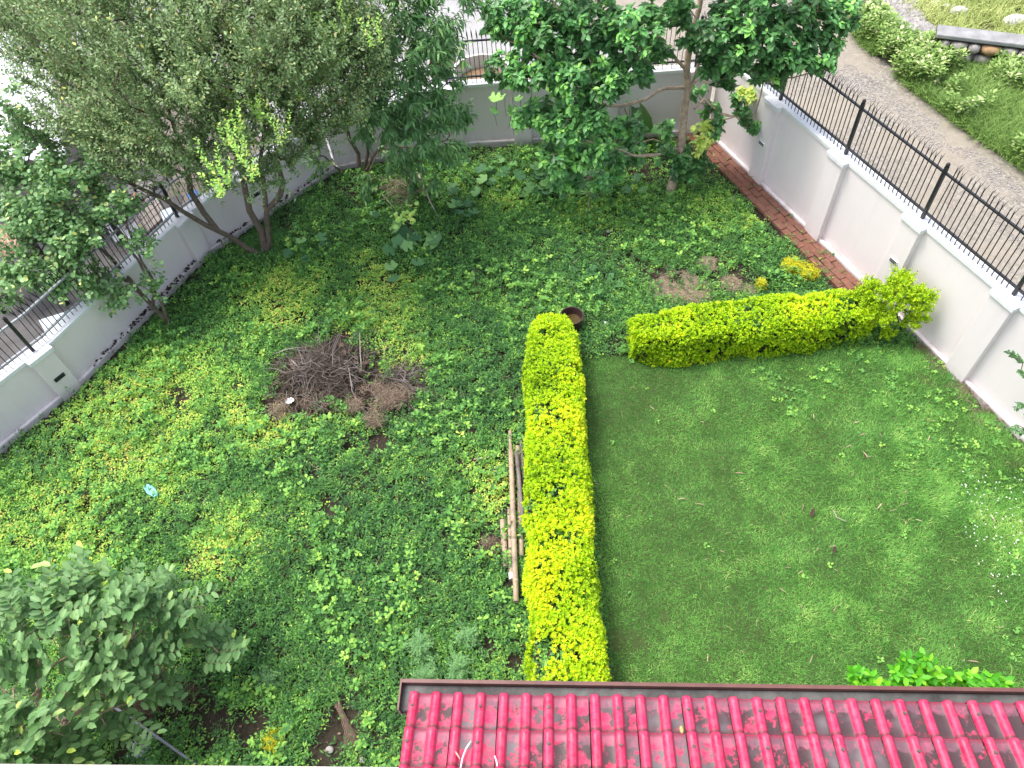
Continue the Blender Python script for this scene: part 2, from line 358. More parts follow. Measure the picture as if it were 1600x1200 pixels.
def make_fence(root, pts, into, posts, gap=.072, hf=.74, off=.11):
    rails = (.10, hf-.05)
    # one picket mesh: square bar, forked pointed tip leaning out; shared by all pickets
    mb = MB().tube([(0, 0, -.01), (0, 0, hf)], .0065, 4).tube([(0, 0, hf), (.0, .012, hf+.12)], [.0085, .002], 4)
    mb.tube([(0, 0, hf-.02), (.014, -.03, hf+.04), (.018, -.08, hf+.10)], [.007, .007, .002], 4)
    pk = None
    for i in range(len(pts)-1):
        (a, ha), (b_, hb) = pts[i], pts[i+1]; L = np.linalg.norm(b_-a); d = (b_-a)/L; n = into[i]
        for z in rails:
            A = a-n*off; B = b_-n*off; ax = np.array([[*d, (hb-ha)/L], [*(-n), 0], [0, 0, 1]])
            MB().box(((*((A+B)/2), (ha+hb)/2+z)), (L, .028, .022), ax).build('rail', M_iron, root)
        k = int(L/gap); ang = math.atan2(d[1], d[0]); ang = ang if np.dot([-math.sin(ang), math.cos(ang)], n) > 0 else ang+math.pi
        for j in range(k):
            u = (j+.5)/k; p = a+(b_-a)*u-n*off
            if any(abs((u-q)*L) < .05 for q in posts[i]): continue
            if pk is None:
                pk = mb.build('picket', M_iron, root); o = pk; pk.matrix_parent_inverse = Matrix.Identity(4)
            else:
                o = bpy.data.objects.new('picket', pk.data); link(o, root)
            o.location = Vector((*p, ha+(hb-ha)*u))-root.location; o.rotation_euler = (random.gauss(0, .012), random.gauss(0, .012), ang+random.gauss(0, .06))
        for q in posts[i]:
            p = a+(b_-a)*q-n*off; h = ha+(hb-ha)*q; ax = np.array([[*d, 0], [*(-n), 0], [0, 0, 1]])
            o = MB().box((*p, h+(hf+.02)/2), (.042, .042, hf+.02), ax).build('post', M_iron, root, bevel=.004)
            f_ = MB().lathe((*p, h+hf+.02), [(.022, 0), (.028, .008), (.018, .02), (.026, .036), (.016, .055), (.002, .066)], 10).build('finial', M_iron, None, smooth=True)
            f_.parent = o
fr = empty('iron_fence', (*RA, 1.5), 'black spiked iron railing on top of the wall beside the gravel road', 'fence', 'spiked iron railings')
make_fence(fr, [(RA, 1.47), (RC, 1.5)], [-OUT], [pu])
fb_ = empty('iron_fence', (*BW[0][0], 1.2), 'black iron railing on the back wall in front of the round concrete tub', 'fence', 'spiked iron railings')
make_fence(fb_, BW, [nb], [pb])
fl = empty('iron_fence', (*LW[1][0], .9), 'iron railing seen through the trees on the left wall, its rails shining pale', 'fence', 'spiked iron railings')
M_iron_keep = M_iron; make_fence(fl, LW, nl, [[.5, .945], [.975], [.42], [.5]], hf=.56)
mr = plain('shiny_rail', (.30, .31, .34), .3, .6, .2, 20, .05)  # sky reflection on the left rails, painted in as a paler base colour
for o in bpy.data.objects:
    if o.parent == fl and o.name.startswith('rail'): o.data.materials[0] = mr
# ================================================================== brick walk along the right wall
def brickmat():
    m, t, b = newmat('old_brick', .95, .1); f = noise(t, 9, 6, .7, 'World'); r = N(t, 'ShaderNodeObjectInfo')
    c = ramp(t, f, [(.25, (.12, .065, .048)), (.55, (.23, .105, .075)), (.85, (.30, .16, .12))])
    c = mix(t, ramp(t, r.outputs['Random'], [(0, (0, 0, 0)), (1, (.45, .45, .45))]), c, (.19, .11, .085))
    c = mix(t, ramp(t, noise(t, 2.2, 5, .7, 'World'), [(.55, (0, 0, 0)), (.72, (.7, .7, .7))]), c, (.10, .085, .05))
    t.links.new(c, b.inputs['Base Color']); bump(t, b, noise(t, 50, 4, .7, 'World'), .6, .006); return m
M_brick = brickmat()
walk = empty('brick_path', (*RA, 0), 'narrow worn red brick strip running along the foot of the pink wall', 'path')
walk['kind'] = 'structure'; del walk['label']; del walk['category']
bm_me = None; inn = -OUT
nrow = 0; u = .05
while u < 4.35:
    for r in range(3):
        p = RA+rd*(u+(.11 if r % 2 else 0))+inn*(.07+r*.112)
        if bm_me is None:
            o = MB().box((0, 0, 0), (.215, .105, .06)).build('brick', M_brick, walk, bevel=.006); bm_me = o
            o.matrix_parent_inverse = Matrix.Identity(4)
        else:
            o = bpy.data.objects.new('brick', bm_me.data); link(o, walk); mo = o.modifiers.new('b', 'BEVEL'); mo.width = .006; mo.segments = 1
        o.location = Vector((*p, .075+random.uniform(-.008, .008)))-walk.location
        o.rotation_euler = (random.gauss(0, .02), random.gauss(0, .02), math.atan2(rd[1], rd[0])+random.gauss(0, .025))
    u += .222
# ================================================================== plants: general machinery
LIMB = []
def grow(limbs, attract, step=.22, dmin=3):
    """skeleton: explicit limbs (lists of 3D points) + branches that reach every attractor"""
    pos = []; par = []; depth = []; LIMB.clear()
    for L in limbs:
        n0 = len(pos)
        L = [np.asarray(p, float) for p in L]; last = None
        if pos:
            dd = np.linalg.norm(np.array(pos)-L[0], axis=1); k = int(dd.argmin())
            if dd[k] < .12: last = k
        for i, p in enumerate(L):
            if last is not None and i == 0: continue
            q0 = L[i-1] if i else p; m_ = max(1, int(np.linalg.norm(p-q0)/step)) if i else 1
            for j in range(1, m_+1):
                x = q0+(p-q0)*j/m_+(rng.normal(0, .012, 3) if i and j < m_ else 0)
                pos.append(x); par.append(-1 if last is None else last); depth.append(0 if last is None else depth[last]+1); last = len(pos)-1
        LIMB.append((n0, len(pos)))
    base = pos[0]; A = np.asarray(attract); P0_ = np.array(pos); o = np.argsort(np.linalg.norm(A[:, None]-P0_[None], axis=2).min(1)); tips = []
    for a in A[o]:
        P_ = np.array(pos); D = np.array(depth); d = np.linalg.norm(P_-a, axis=1)
        pen = np.where(D < dmin, 3.0, 0)+.3*step*D+np.clip(P_[:, 2]-a[2], 0, None)*1.0
        k = int((d+pen).argmin()); m_ = max(1, int(round(d[k]/step))); s0 = P_[k]
        dv = P_[k]-P_[par[k]] if par[k] >= 0 else np.array([0, 0, 1.0]); dv = dv/(np.linalg.norm(dv)+1e-9)
        c1 = s0+dv*d[k]*.35+np.array([0, 0, .06*d[k]]); last = k
        for j in range(1, m_+1):
            t_ = j/m_; x = (1-t_)**2*s0+2*t_*(1-t_)*c1+t_*t_*a+(rng.normal(0, .015, 3) if j < m_ else 0)
            pos.append(x); par.append(last); depth.append(D[k]+j); last = len(pos)-1
        tips.append(last)
    pos = np.array(pos); par = np.array(par); cnt = np.zeros(len(pos)); cnt[tips] = 1
    for i in range(len(pos)-1, 0, -1):
        if par[i] >= 0: cnt[par[i]] += cnt[i]
    return pos, par, np.maximum(cnt, 1), np.array(tips)
def frusta(A, B, ra, rb, n=6):
    d = unit(B-A); Mx = frames(d); a = np.arange(n)*2*np.pi/n; ring = np.stack([np.cos(a), np.sin(a)], 1)
    off = np.einsum('nij,kj->nki', Mx[:, :, 1:], ring)
    V = np.concatenate([A[:, None]+off*ra[:, None, None], B[:, None]+off*rb[:, None, None]], 1).reshape(-1, 3)
    j = np.arange(n); q = np.stack([j, (j+1) % n, n+(j+1) % n, n+j], 1); return V, (q[None]+(np.arange(len(A))*2*n)[:, None, None]).reshape(-1, 4)
def wood(root, pos, par, cnt, r0, ex, rmax, mat, name='branches', extra=None, mult=False):
    r = r0*cnt**ex; q = cnt/cnt.max(); r = np.minimum(r, rmax)
    for i, (a_, b_) in enumerate(LIMB):
        g_ = np.linspace(1, .42, b_-a_)*rmax*(1 if i == 0 else .66); r[a_:b_] = np.maximum(r[a_:b_], g_) if i == 0 or mult else r[a_:b_]
    k = np.where(par >= 0)[0]; pk = par[k]
    big = r[k] > rmax*.45
    for sel, nm, n in ((big, 'trunk', 10), (~big, name, 5)):
        kk = k[sel]; pp = par[kk]
        if not len(kk): continue
        rb = r[kk]; ra = np.minimum(r[pp], rb*1.12); V, Fc = frusta(pos[pp]-unit(pos[kk]-pos[pp])*ra[:, None]*.3, pos[kk], ra, rb, n)
        if nm == name and extra is not None:
            Fc = np.vstack([Fc, extra[1]+len(V)]); V = np.vstack([V, extra[0]])
        obj(nm, mesh_data(nm, V, Fc, mat, smooth=True), root)
    return r
def shoots(origin, dirs, length, nleaf, nseg=3, r=.003, bend=(0, 0, .1)):
    """curved shoots; returns twig frusta and leaf positions/directions along them"""
    n = len(origin); P_ = [origin]; d = unit(dirs); Dd = [d]
    for s in range(nseg):
        d = unit(d+np.array(bend)+rng.normal(0, .1, d.shape)); P_.append(P_[-1]+d*(length/nseg)[:, None]); Dd.append(d)
    P_ = np.array(P_); A = P_[:-1].reshape(-1, 3); B = P_[1:].reshape(-1, 3)
    rr = np.linspace(1, .35, nseg+1)*r; ra = np.repeat(rr[:-1], n); rb = np.repeat(rr[1:], n)
    tw = frusta(A, B, ra, rb, 3)
    t_ = (np.arange(nleaf)[None]+rng.uniform(0, .6, (n, nleaf)))/nleaf*nseg*.999; si = t_.astype(int); fr_ = (t_-si)[..., None]
    idx = np.arange(n)[:, None]; LP = P_[si, idx]*(1-fr_)+P_[si+1, idx]*fr_; LD = np.array(Dd)[si, idx]
    return tw, LP.reshape(-1, 3), LD.reshape(-1, 3)
def divergent(LD, spread, nleaf, updown=0.0):
    ph = np.tile(np.arange(nleaf)*2.4, len(LD)//nleaf)+rng.normal(0, .3, len(LD)); Mx = frames(LD)
    side = Mx[:, :, 1]*np.cos(ph)[:, None]+Mx[:, :, 2]*np.sin(ph)[:, None]
    return unit(LD*(1-spread)+side*spread+np.array([0, 0, updown]))
def lobe_points(L, cx=1.0, m=1.0):
    out = []
    for px, py, z, r, n, *k in L:
        n = int(n*m); c = U(px, py, z); d = rdir(n); rr = rng.uniform(.25, 1, n)**.6
        out.append(c+d*rr[:, None]*np.array([r, r, r*(k[0] if k else .7)]))
    return np.vstack(out)
def foliage(root, T, TF, LP, Dv, size, tint, mat, roll=.5, wid=1.0, nobj=0, name='leaf', shape_up=(0, 0, 1)):
    """nobj leaves that show largest become objects of their own, the rest one joined part"""
    n = len(LP); Mx = frames(Dv, rng.normal(0, roll, n), shape_up); sc = np.stack([size, size*wid, size], 1)
    keep = np.ones(n, bool)
    if nobj:
        c = np.array([0, 0, H]); v = LP-c; dist = np.linalg.norm(v, axis=1); nz = np.abs((Mx[:, :, 2]*unit(v)).sum(1))
        # in front of its neighbours: among the nearest to the camera in its own direction cell
        cc = v@R; px = 800+F*cc[:, 0]/-cc[:, 2]; py = 600-F*cc[:, 1]/-cc[:, 2]
        vis = (px > 0) & (px < 1600) & (py > 0) & (py < 1200)
        cell = (np.floor(px/14)*1000+np.floor(py/14)).astype(int); o = np.argsort(dist); _, first = np.unique(cell[o], return_index=True)
        front = np.zeros(n, bool); front[o[first]] = True
        score = size/dist*(.3+nz)*front*vis; best = np.argsort(-score)[:nobj]; best = best[score[best] > 0]; keep[best] = False
        lv = []
        for q in range(6):                 # six shades of the same leaf mesh, shared by the leaf objects
            lv.append(mesh_data(name, T*np.array([1, wid, 1]), TF, mat, np.full(len(T), (q+.5)/6), smooth=True))
        rl = np.array(root.location)
        for i in best:
            o_ = bpy.data.objects.new(name, lv[min(5, int(max(0, tint[i])*6))]); link(o_, root)
            Mm = Matrix([list(x) for x in Mx[i]*size[i]]).to_4x4(); Mm.translation = Vector(LP[i]-rl); o_.matrix_basis = Mm
    if keep.any():
        V, Fc = inst(T, TF, LP[keep], Mx[keep], sc[keep]); nm = 'foliage'
        o_ = obj(nm, mesh_data(nm, V, Fc, mat, rep(tint[keep], T)), root)
        o_['kind'] = 'stuff'
# ---------------- leaf materials
L_olive = leafmat('olive_leaf', [(0, (58, 78, 44)), (.35, (80, 104, 60)), (.6, (104, 126, 80)), (.82, (130, 144, 92)), (.9, (136, 116, 76)), (1, (150, 185, 66))], .45, .4, gain=2.7)
L_bright = leafmat('fresh_leaf', [(0, (120, 170, 60)), (.6, (150, 205, 70)), (1, (190, 205, 70))], .45, .4)
L_round = leafmat('round_leaf', [(0, (52, 84, 46)), (.5, (78, 112, 62)), (.85, (112, 138, 84)), (.95, (170, 190, 70)), (1, (190, 190, 70))], .42, .4, gain=2.8)
L_peach = leafmat('peach_leaf', [(0, (40, 66, 36)), (.5, (62, 98, 52)), (.85, (92, 130, 70)), (1, (120, 165, 70))], .45, .4, gain=3.1)
L_broad = leafmat('broad_leaf', [(0, (32, 62, 32)), (.45, (50, 90, 42)), (.75, (62, 118, 54)), (.9, (106, 160, 60)), (1, (160, 190, 60))], .4, .45, gain=2.35)
L_squash = leafmat('squash_leaf', [(0, (46, 84, 52)), (.5, (62, 106, 62)), (1, (96, 138, 70))], .6, .3, gain=1.9)
L_guava = leafmat('guava_leaf', [(0, (50, 84, 44)), (.5, (84, 120, 68)), (.88, (118, 150, 92)), (1, (165, 190, 70))], .45, .35, gain=1.65, desat=.06)
L_gold = leafmat('golden_leaf', [(0, (66, 100, 14)), (.25, (122, 158, 12)), (.6, (166, 200, 10)), (.85, (190, 214, 14)), (1, (206, 208, 20))], .5, .3, .38, gain=1.35, desat=.02)
L_weed = leafmat('weed_leaf', [(0, (40, 74, 40)), (.3, (58, 102, 48)), (.5, (84, 132, 52)), (.75, (122, 160, 56)), (.92, (156, 176, 60)), (1, (176, 160, 74))], .55, .25, gain=2.0, desat=.1)
L_grass = leafmat('grass_blade', [(0, (36, 70, 26)), (.4, (56, 100, 36)), (.75, (80, 126, 50)), (.95, (108, 144, 62)), (1, (160, 160, 96))], .6, .2, gain=2.6, desat=.1)
L_dry = leafmat('dry_stalk', [(0, (92, 76, 66)), (.5, (136, 114, 98)), (1, (182, 162, 136))], .8, .15, .1, gain=1.2)
L_brown = leafmat('dead_leaf', [(0, (44, 34, 30)), (.5, (84, 66, 56)), (.85, (136, 110, 92)), (1, (160, 138, 112))], .8, .15, .08, gain=1.0)
L_marigold = leafmat('marigold_leaf', [(0, (50, 88, 50)), (.6, (78, 122, 66)), (1, (110, 150, 74))], .55, .3, gain=2)
L_moss = leafmat('yellow_dodder', [(0, (150, 140, 24)), (.6, (196, 184, 34)), (1, (214, 204, 60))], .6, .2, .3, gain=1.8, desat=.02)
# ================================================================== TREE 1: the wide small-leaved tree on the left
def up(px, py, z): return U(px, py, z)
b0 = U(415, 402); t1 = empty('tree', b0, 'wide many-stemmed tree with tiny olive leaves, its crown filling the top left', 'tree')
limbs = [[b0, up(408, 360, .45), up(390, 330, .75), up(381, 285, 1.1), up(372, 240, 1.5), up(330, 160, 2.3)],
         [b0+[.06, .03, 0], up(416, 330, .8), up(412, 285, 1.2), up(410, 230, 1.7), up(420, 120, 2.7)],
         [up(416, 330, .8), up(438, 305, 1.0), up(442, 285, 1.2), up(432, 250, 1.6), up(470, 140, 2.6)],
         [b0-[.05, 0, 0], up(360, 370, .5), up(322, 352, .85), up(290, 333, 1.15), up(255, 310, 1.45), up(190, 280, 1.8), up(130, 210, 2.4)],
         [up(340, 360, .7), up(318, 332, 1.0), up(298, 300, 1.3), up(290, 250, 1.8), up(250, 130, 2.6)]]
A = lobe_points([(110, 70, 3.0, 1.0, 60), (240, 60, 3.4, 1.15, 90), (370, 60, 3.6, 1.1, 90), (470, 60, 3.4, .85, 60), (160, 170, 2.5, .8, 50),
                 (290, 180, 2.6, .85, 60), (400, 180, 2.6, .75, 50), (505, 160, 2.5, .65, 36), (60, 40, 3.0, .6, 24), (250, -60, 4.0, 1.1, 60), (420, -60, 4.0, 1.0, 60),
                 (100, -50, 3.7, .9, 40), (340, 255, 1.9, .45, 16), (415, 268, 1.7, .3, 10), (475, 225, 1.9, .4, 14), (230, 255, 2.0, .5, 18), (200, 225, 2.2, .5, 20), (330, 120, 3.0, .8, 40), (440, 120, 3.0, .7, 34), (530, 60, 3.2, .5, 24), (560, 110, 2.8, .4, 14)], m=1.25)
pos, par, cnt, tips = grow(limbs, A)
nb_ = 5; o0 = np.repeat(pos[tips], nb_, 0); cpt = U(330, 150, 2.2)
dd = unit(unit(o0-cpt)*.7+np.array([0, 0, .75])+rng.normal(0, .45, o0.shape)); ln = rng.uniform(.25, .8, len(o0)); nl_ = 26
tw, LP, LD = shoots(o0, dd, ln, nl_, 3, .0035)
wood(t1, pos, par, cnt, .0045, .35, .062, M_bark, extra=tw, mult=True)
Dv = divergent(LD, .62, nl_, .05); n = len(LP)
tint = np.clip(.38+.55*(fnoise(LP[:, 0]*1.2+LP[:, 2], LP[:, 1]*1.2, 1.1, 2)-.5)+rng.normal(0, .17, n)+np.where(rng.random(n) < .06, .45, 0), 0, 1)
foliage(t1, TINY, TINYF, LP, Dv, rng.uniform(.034, .062, n), tint, L_olive, .8, .95)
# fresh yellow-green upright shoots on it
fs = [(370, 150), (378, 190), (396, 130), (405, 170), (360, 215), (385, 235), (412, 110), (338, 255), (350, 285), (363, 275), (398, 300-40), (310, 30), (318, 60), (445, 60), (505, 70), (515, 45), (590, 50), (545, 45), (525, 95), (480, 115), (470, 150), (425, 130), (265, 20), (210, 80), (440, 205)]
o0 = []; 
for px, py in fs:
    for k in range(4): o0.append(U(px+random.uniform(-8, 8), py+random.uniform(4, 26), 3.0 if py > 60 else 3.5))
o0 = np.array(o0); tw, LP, LD = shoots(o0, np.array([0, 0, 1.0])+rng.normal(0, .25, o0.shape), rng.uniform(.2, .5, len(o0)), 22, 3, .003)
n = len(LP); V, Fc = inst(TINY, TINYF, LP, frames(divergent(LD, .6, 22), rng.normal(0, .6, n)), rng.uniform(.035, .055, n))
obj('fresh_shoots', mesh_data('fresh_shoots', V, Fc, L_bright, rep(rng.random(n), TINY)), t1)
# ================================================================== TREE 2: slender tree by the left wall
b0 = U(268, 512); t2 = empty('tree', b0, 'slender tree with roundish grey-green leaves leaning over the left wall and railing', 'tree')
limbs = [[b0, up(238, 478, .35), up(205, 440, .7), up(175, 405, 1.0), up(140, 370, 1.4), up(100, 320, 1.8), up(50, 270, 2.2)],
         [b0+[.07, .02, 0], up(258, 490, .3), up(235, 440, .8), up(215, 405, 1.1), up(195, 370, 1.4), up(160, 330, 1.8), up(130, 280, 2.2)],
         [up(245, 478, .35), up(240, 440, .75), up(222, 410, 1.1), up(205, 370, 1.5), up(190, 330, 1.8)],
         [up(205, 440, .7), up(165, 435, .9), up(120, 430, 1.2), up(60, 400, 1.5)]]
A = lobe_points([(40, 250, 2.3, .45, 40), (110, 290, 2.1, .45, 45), (60, 350, 1.8, .45, 50), (130, 370, 1.6, .4, 45), (30, 420, 1.5, .35, 30), (110, 430, 1.3, .32, 30),
                 (160, 440, 1.0, .25, 16), (175, 330, 1.8, .28, 20), (20, 180, 2.8, .35, 14), (-30, 330, 2, .5, 20), (215, 380, 1.4, .2, 6), (232, 450, .8, .12, 5), (190, 465, .8, .15, 5), (10, 470, 1.1, .25, 10)])
pos, par, cnt, tips = grow(limbs, A, .16)
o0 = np.repeat(pos[tips], 3, 0); dd = unit(unit(o0-U(180, 420, 1.2))*.6+np.array([0, 0, .5])+rng.normal(0, .5, o0.shape)); nl_ = 11
tw, LP, LD = shoots(o0, dd, rng.uniform(.12, .32, len(o0)), nl_, 3, .003)
wood(t2, pos, par, cnt, .004, .34, .034, M_bark, extra=tw, mult=True); n = len(LP)
tint = np.clip(.35+.5*(fnoise(LP[:, 0], LP[:, 1], 2, 6)-.5)+rng.normal(0, .2, n)+(rng.random(n) < .04)*.5, 0, 1)
foliage(t2, ROUND, ROUNDF, LP, divergent(LD, .75, nl_, -.15), rng.uniform(.045, .075, n), tint, L_round, .7, .95)
# ================================================================== TREE 3: peach tree with long drooping leaves
b0 = U(562, 277); t3 = empty('tree', b0, 'bushy tree with long narrow drooping leaves, left of the round tub', 'tree')
limbs = [[b0, up(560, 240, .4), up(545, 215, .7), up(538, 180, 1.1), up(550, 100, 2.2)],
         [b0+[.05, .02, 0], up(575, 240, .4), up(570, 200, .9), up(580, 140, 1.7), up(600, 60, 2.7)],
         [b0+[.08, 0, 0], up(590, 235, .5), up(620, 190, 1.1), up(660, 120, 2.0)],
         [b0-[.05, 0, 0], up(525, 262, .2), up(508, 245, .45), up(480, 237, .6)],
         [up(590, 235, .5), up(640, 230, .8), up(680, 225, 1.0)]]
A = lobe_points([(560, 60, 2.8, .6, 34), (620, 40, 3.0, .65, 42), (670, 60, 2.8, .5, 34), (610, 130, 2.3, .6, 42), (665, 140, 2.1, .4, 28), (690, 100, 2.3, .25, 10), (560, 150, 2.1, .5, 26),
                 (700, 180, 1.6, .22, 14), (640, 200, 1.6, .45, 28), (600, 190, 1.7, .4, 22), (650, 240, 1.1, .3, 14), (700, 235, 1.0, .22, 10), (570, -30, 3.5, .6, 24), (660, -30, 3.5, .6, 30),
                 (580, 275, .5, .2, 6), (620, 250, .9, .25, 8), (680, 285, .6, .12, 4), (735, 5, 3.1, .2, 5), (500, 250, .8, .15, 4), (640, 280, .5, .15, 4), (760, 20, 3.0, .2, 5)])
pos, par, cnt, tips = grow(limbs, A, .18)
o0 = np.repeat(pos[tips], 2, 0); dd = unit(unit(o0-U(600, 180, 1.5))*.7+np.array([0, 0, .2])+rng.normal(0, .4, o0.shape)); nl_ = 12
tw, LP, LD = shoots(o0, dd, rng.uniform(.14, .32, len(o0)), nl_, 3, .003, (0, 0, -.1))
wood(t3, pos, par, cnt, .004, .34, .036, M_bark, extra=tw, mult=True); n = len(LP)
tint = np.clip(.4+.6*(fnoise(LP[:, 0], LP[:, 1], 2, 8)-.5)+rng.normal(0, .2, n), 0, 1)
foliage(t3, LONG, LONGF, LP, divergent(LD, .6, nl_, -.55), rng.uniform(.09, .15, n), tint, L_peach, .4, .95, 300)
# ================================================================== TREE 4: broad glossy-leaved tree
b0 = U(1046, 314); t4 = empty('tree', b0, 'tall tree with one pale brown trunk and whorls of broad glossy leaves', 'tree')
limbs = [[b0, up(1056, 270, .35), up(1066, 215, .85), up(1071, 160, 1.35), up(1073, 110, 1.8), up(1085, 40, 2.4), up(1100, -30, 2.9)],
         [up(1071, 160, 1.35), up(1090, 105, 1.8), up(1110, 60, 2.3), up(1180, 30, 2.7), up(1240, 20, 2.9)],
         [up(1068, 138, 1.5), up(1040, 138, 1.6), up(1010, 155, 1.6), up(975, 165, 1.6), up(930, 160, 1.8)],
         [up(1073, 110, 1.8), up(1030, 60, 2.3), up(960, 40, 2.6), up(860, 40, 2.8)],
         [up(1085, 170, 1.3), up(1100, 155, 1.3), up(1130, 180, 1.1), up(1150, 182, 1.1)]]
A = lobe_points([(790, 30, 2.9, .35, 34), (850, 40, 2.8, .5, 60), (920, 40, 2.8, .5, 60), (990, 50, 2.8, .4, 44), (830, 110, 2.4, .35, 36), (890, 120, 2.3, .4, 50), (950, 130, 2.2, .33, 40), (990, 110, 2.3, .25, 26),
                 (880, 200, 1.7, .3, 34), (930, 190, 1.8, .25, 20), (900, 250, 1.2, .22, 20), (960, 200, 1.5, .15, 10), (850, 180, 1.8, .2, 12), (1120, 50, 2.7, .35, 34), (1190, 40, 2.8, .4, 44), (1260, 30, 2.8, .4, 44), (1310, 20, 2.8, .28, 26),
                 (1150, 95, 2.4, .22, 20), (1215, 95, 2.4, .25, 22), (1260, 95, 2.4, .2, 16), (1290, 70, 2.5, .2, 14), (900, -50, 3.4, .6, 36), (1050, -60, 3.4, .6, 36), (1200, -50, 3.4, .6, 36), (1320, 45, 2.6, .12, 5), (870, 60, 2.6, .5, 30), (940, 90, 2.4, .4, 30), (1160, 60, 2.6, .4, 20), (900, 170, 1.9, .3, 20), (1230, 60, 2.6, .35, 20), (1040, 20, 2.8, .35, 26), (1080, 60, 2.5, .2, 10), (1210, 110, 2.2, .3, 20), (1020, 85, 2.2, .22, 16), (1110, 85, 2.2, .2, 14), (1140, 10, 2.9, .25, 16), (1055, 20, 2.7, .18, 8), (1280, 100, 2.4, .2, 12), (1110, 110, 2.1, .15, 10), (790, 110, 2.0, .3, 16), (870, 250, 1.3, .24, 24), (930, 230, 1.4, .24, 24), (960, 270, .8, .14, 8), (830, 180, 1.8, .25, 16), (985, 200, 1.4, .15, 10), (895, 285, .8, .15, 16), (940, 285, .8, .15, 12), (870, 285, .7, .14, 10), (960, 245, 1.0, .16, 12), (885, 225, 1.4, .25, 16)], m=1.45)
ex = [(1085, 145, 1.35), (1110, 175, 1.1), (1120, 200, 1.0), (1160, 185, 1.1), (1172, 200, .95), (1165, 148, 1.3), (1150, 160, 1.25), (1040, 205, .9), (1045, 240, .7), (1060, 250, .6), (1085, 245, .65), (1095, 225, .8), (1100, 200, .9), (1075, 270, .45), (1055, 265, .5), (1095, 260, .5), (978, 250, .8), (990, 240, .8), (945, 235, .9), (985, 225, .9), (875, 130, 2), (1135, 130, 1.7), (1125, 110, 1.9), (1190, 120, 1.9)]
A = np.vstack([A]+[[U(*e)+rng.normal(0, .055, 3) for e in ex] for _ in range(8)])
pos, par, cnt, tips = grow(limbs, A, .18, dmin=4)
o0 = pos[tips]; nl_ = 12; dd = unit(unit(o0-U(1050, 120, 1.8))*.5+np.array([0, 0, .7])+rng.normal(0, .35, o0.shape))
tw, LP, LD = shoots(o0, dd, rng.uniform(.05, .13, len(o0)), nl_, 2, .006)
wood(t4, pos, par, cnt, .0045, .28, .078, M_bark2, extra=tw); n = len(LP); clus = np.repeat(rng.normal(0, .16, len(o0)), nl_)
tip_ = np.tile(np.arange(nl_)/nl_, len(o0))
tint = np.clip(.36+.28*tip_+clus+.5*(fnoise(LP[:, 0], LP[:, 1], 2, 8)-.5)+rng.normal(0, .1, n)+np.where(LP[:, 0] < 1.2, .10, 0)+np.where((LP[:, 0] < 1.9) & (LP[:, 2] < 1.9), .12, 0), 0, .86)
for e in [(1165, 148, 1.3), (1095, 225, .8), (1100, 200, .9)]:
    tint = np.where(np.linalg.norm(LP-U(*e), axis=1) < .17, .97, tint)
foliage(t4, OVAL, OVALF, LP, divergent(LD, .8, nl_, -.22), rng.uniform(.085, .15, n)*(1-.35*tip_), tint, L_broad, .35, 1.0, 300)
# ================================================================== guava bush, bottom left
b0 = U(70, 1165); t5 = empty('guava_bush', b0, 'guava bush with matt oval leaves in opposite pairs, in the bottom left corner', 'bush')
limbs = [[b0, up(70, 1130, .4), up(60, 1080, .9), up(50, 1020, 1.4)], [up(70, 1130, .4), up(120, 1060, .9), up(200, 1010, 1.2)], [up(70, 1130, .4), up(110, 1120, .7), up(160, 1080, 1.0)],
         [up(70, 1130, .4), up(20, 1100, .8), up(-20, 1040, 1.2)]]
A = lobe_points([(40, 1000, 1.6, .3, 26), (110, 960, 1.6, .28, 26), (180, 950, 1.5, .26, 24), (240, 945, 1.3, .18, 14), (60, 1080, 1.4, .3, 26), (140, 1050, 1.4, .28, 26), (210, 1040, 1.1, .2, 14),
                 (290, 1000, .9, .12, 6), (335, 1010, .7, .1, 5), (40, 1150, 1.2, .22, 16), (110, 1140, 1.0, .2, 12), (-30, 1050, 1.5, .3, 16), (170, 1120, .9, .12, 6), (230, 1095, .9, .09, 4), (255, 985, 1.1, .12, 6), (0, 1190, .9, .2, 8), (130, 1180, .5, .12, 5), (30, 1120, 1.2, .25, 16), (90, 1165, .8, .18, 12), (40, 1190, 1.0, .2, 12), (170, 1060, 1.2, .2, 12)])
pos, par, cnt, tips = grow(limbs, A, .12)
o0 = pos[tips]+rng.normal(0, .05, pos[tips].shape); dd = unit(unit(o0-U(90, 1090, .9))*1.0+np.array([0, 0, .1])+rng.normal(0, .35, o0.shape)); nl_ = 12
tw, LP, LD = shoots(o0, dd, rng.uniform(.22, .42, len(o0)), nl_, 3, .003, (0, 0, -.06)); n = len(LP)
wood(t5, pos, par, cnt, .0045, .42, .03, M_bark2, extra=tw)
sgn = np.tile(np.where(np.arange(nl_) % 2, 1, -1), len(o0)); Mx = frames(LD); side = Mx[:, :, 1]*sgn[:, None]
Dv = unit(side*.8+LD*.45+np.array([0, 0, .05])+rng.normal(0, .15, LD.shape)); last = np.tile(np.arange(nl_) >= nl_-1, len(o0))
tint = np.clip(.45+rng.normal(0, .17, n)+.4*(fnoise(LP[:, 0], LP[:, 1], 3, 4)-.5)+np.where(last & (rng.random(n) < .2), .5, 0), 0, 1)
foliage(t5, GUAVA, GUAVAF, LP, Dv, rng.uniform(.078, .115, n), tint, L_guava, .2, .95, 300)
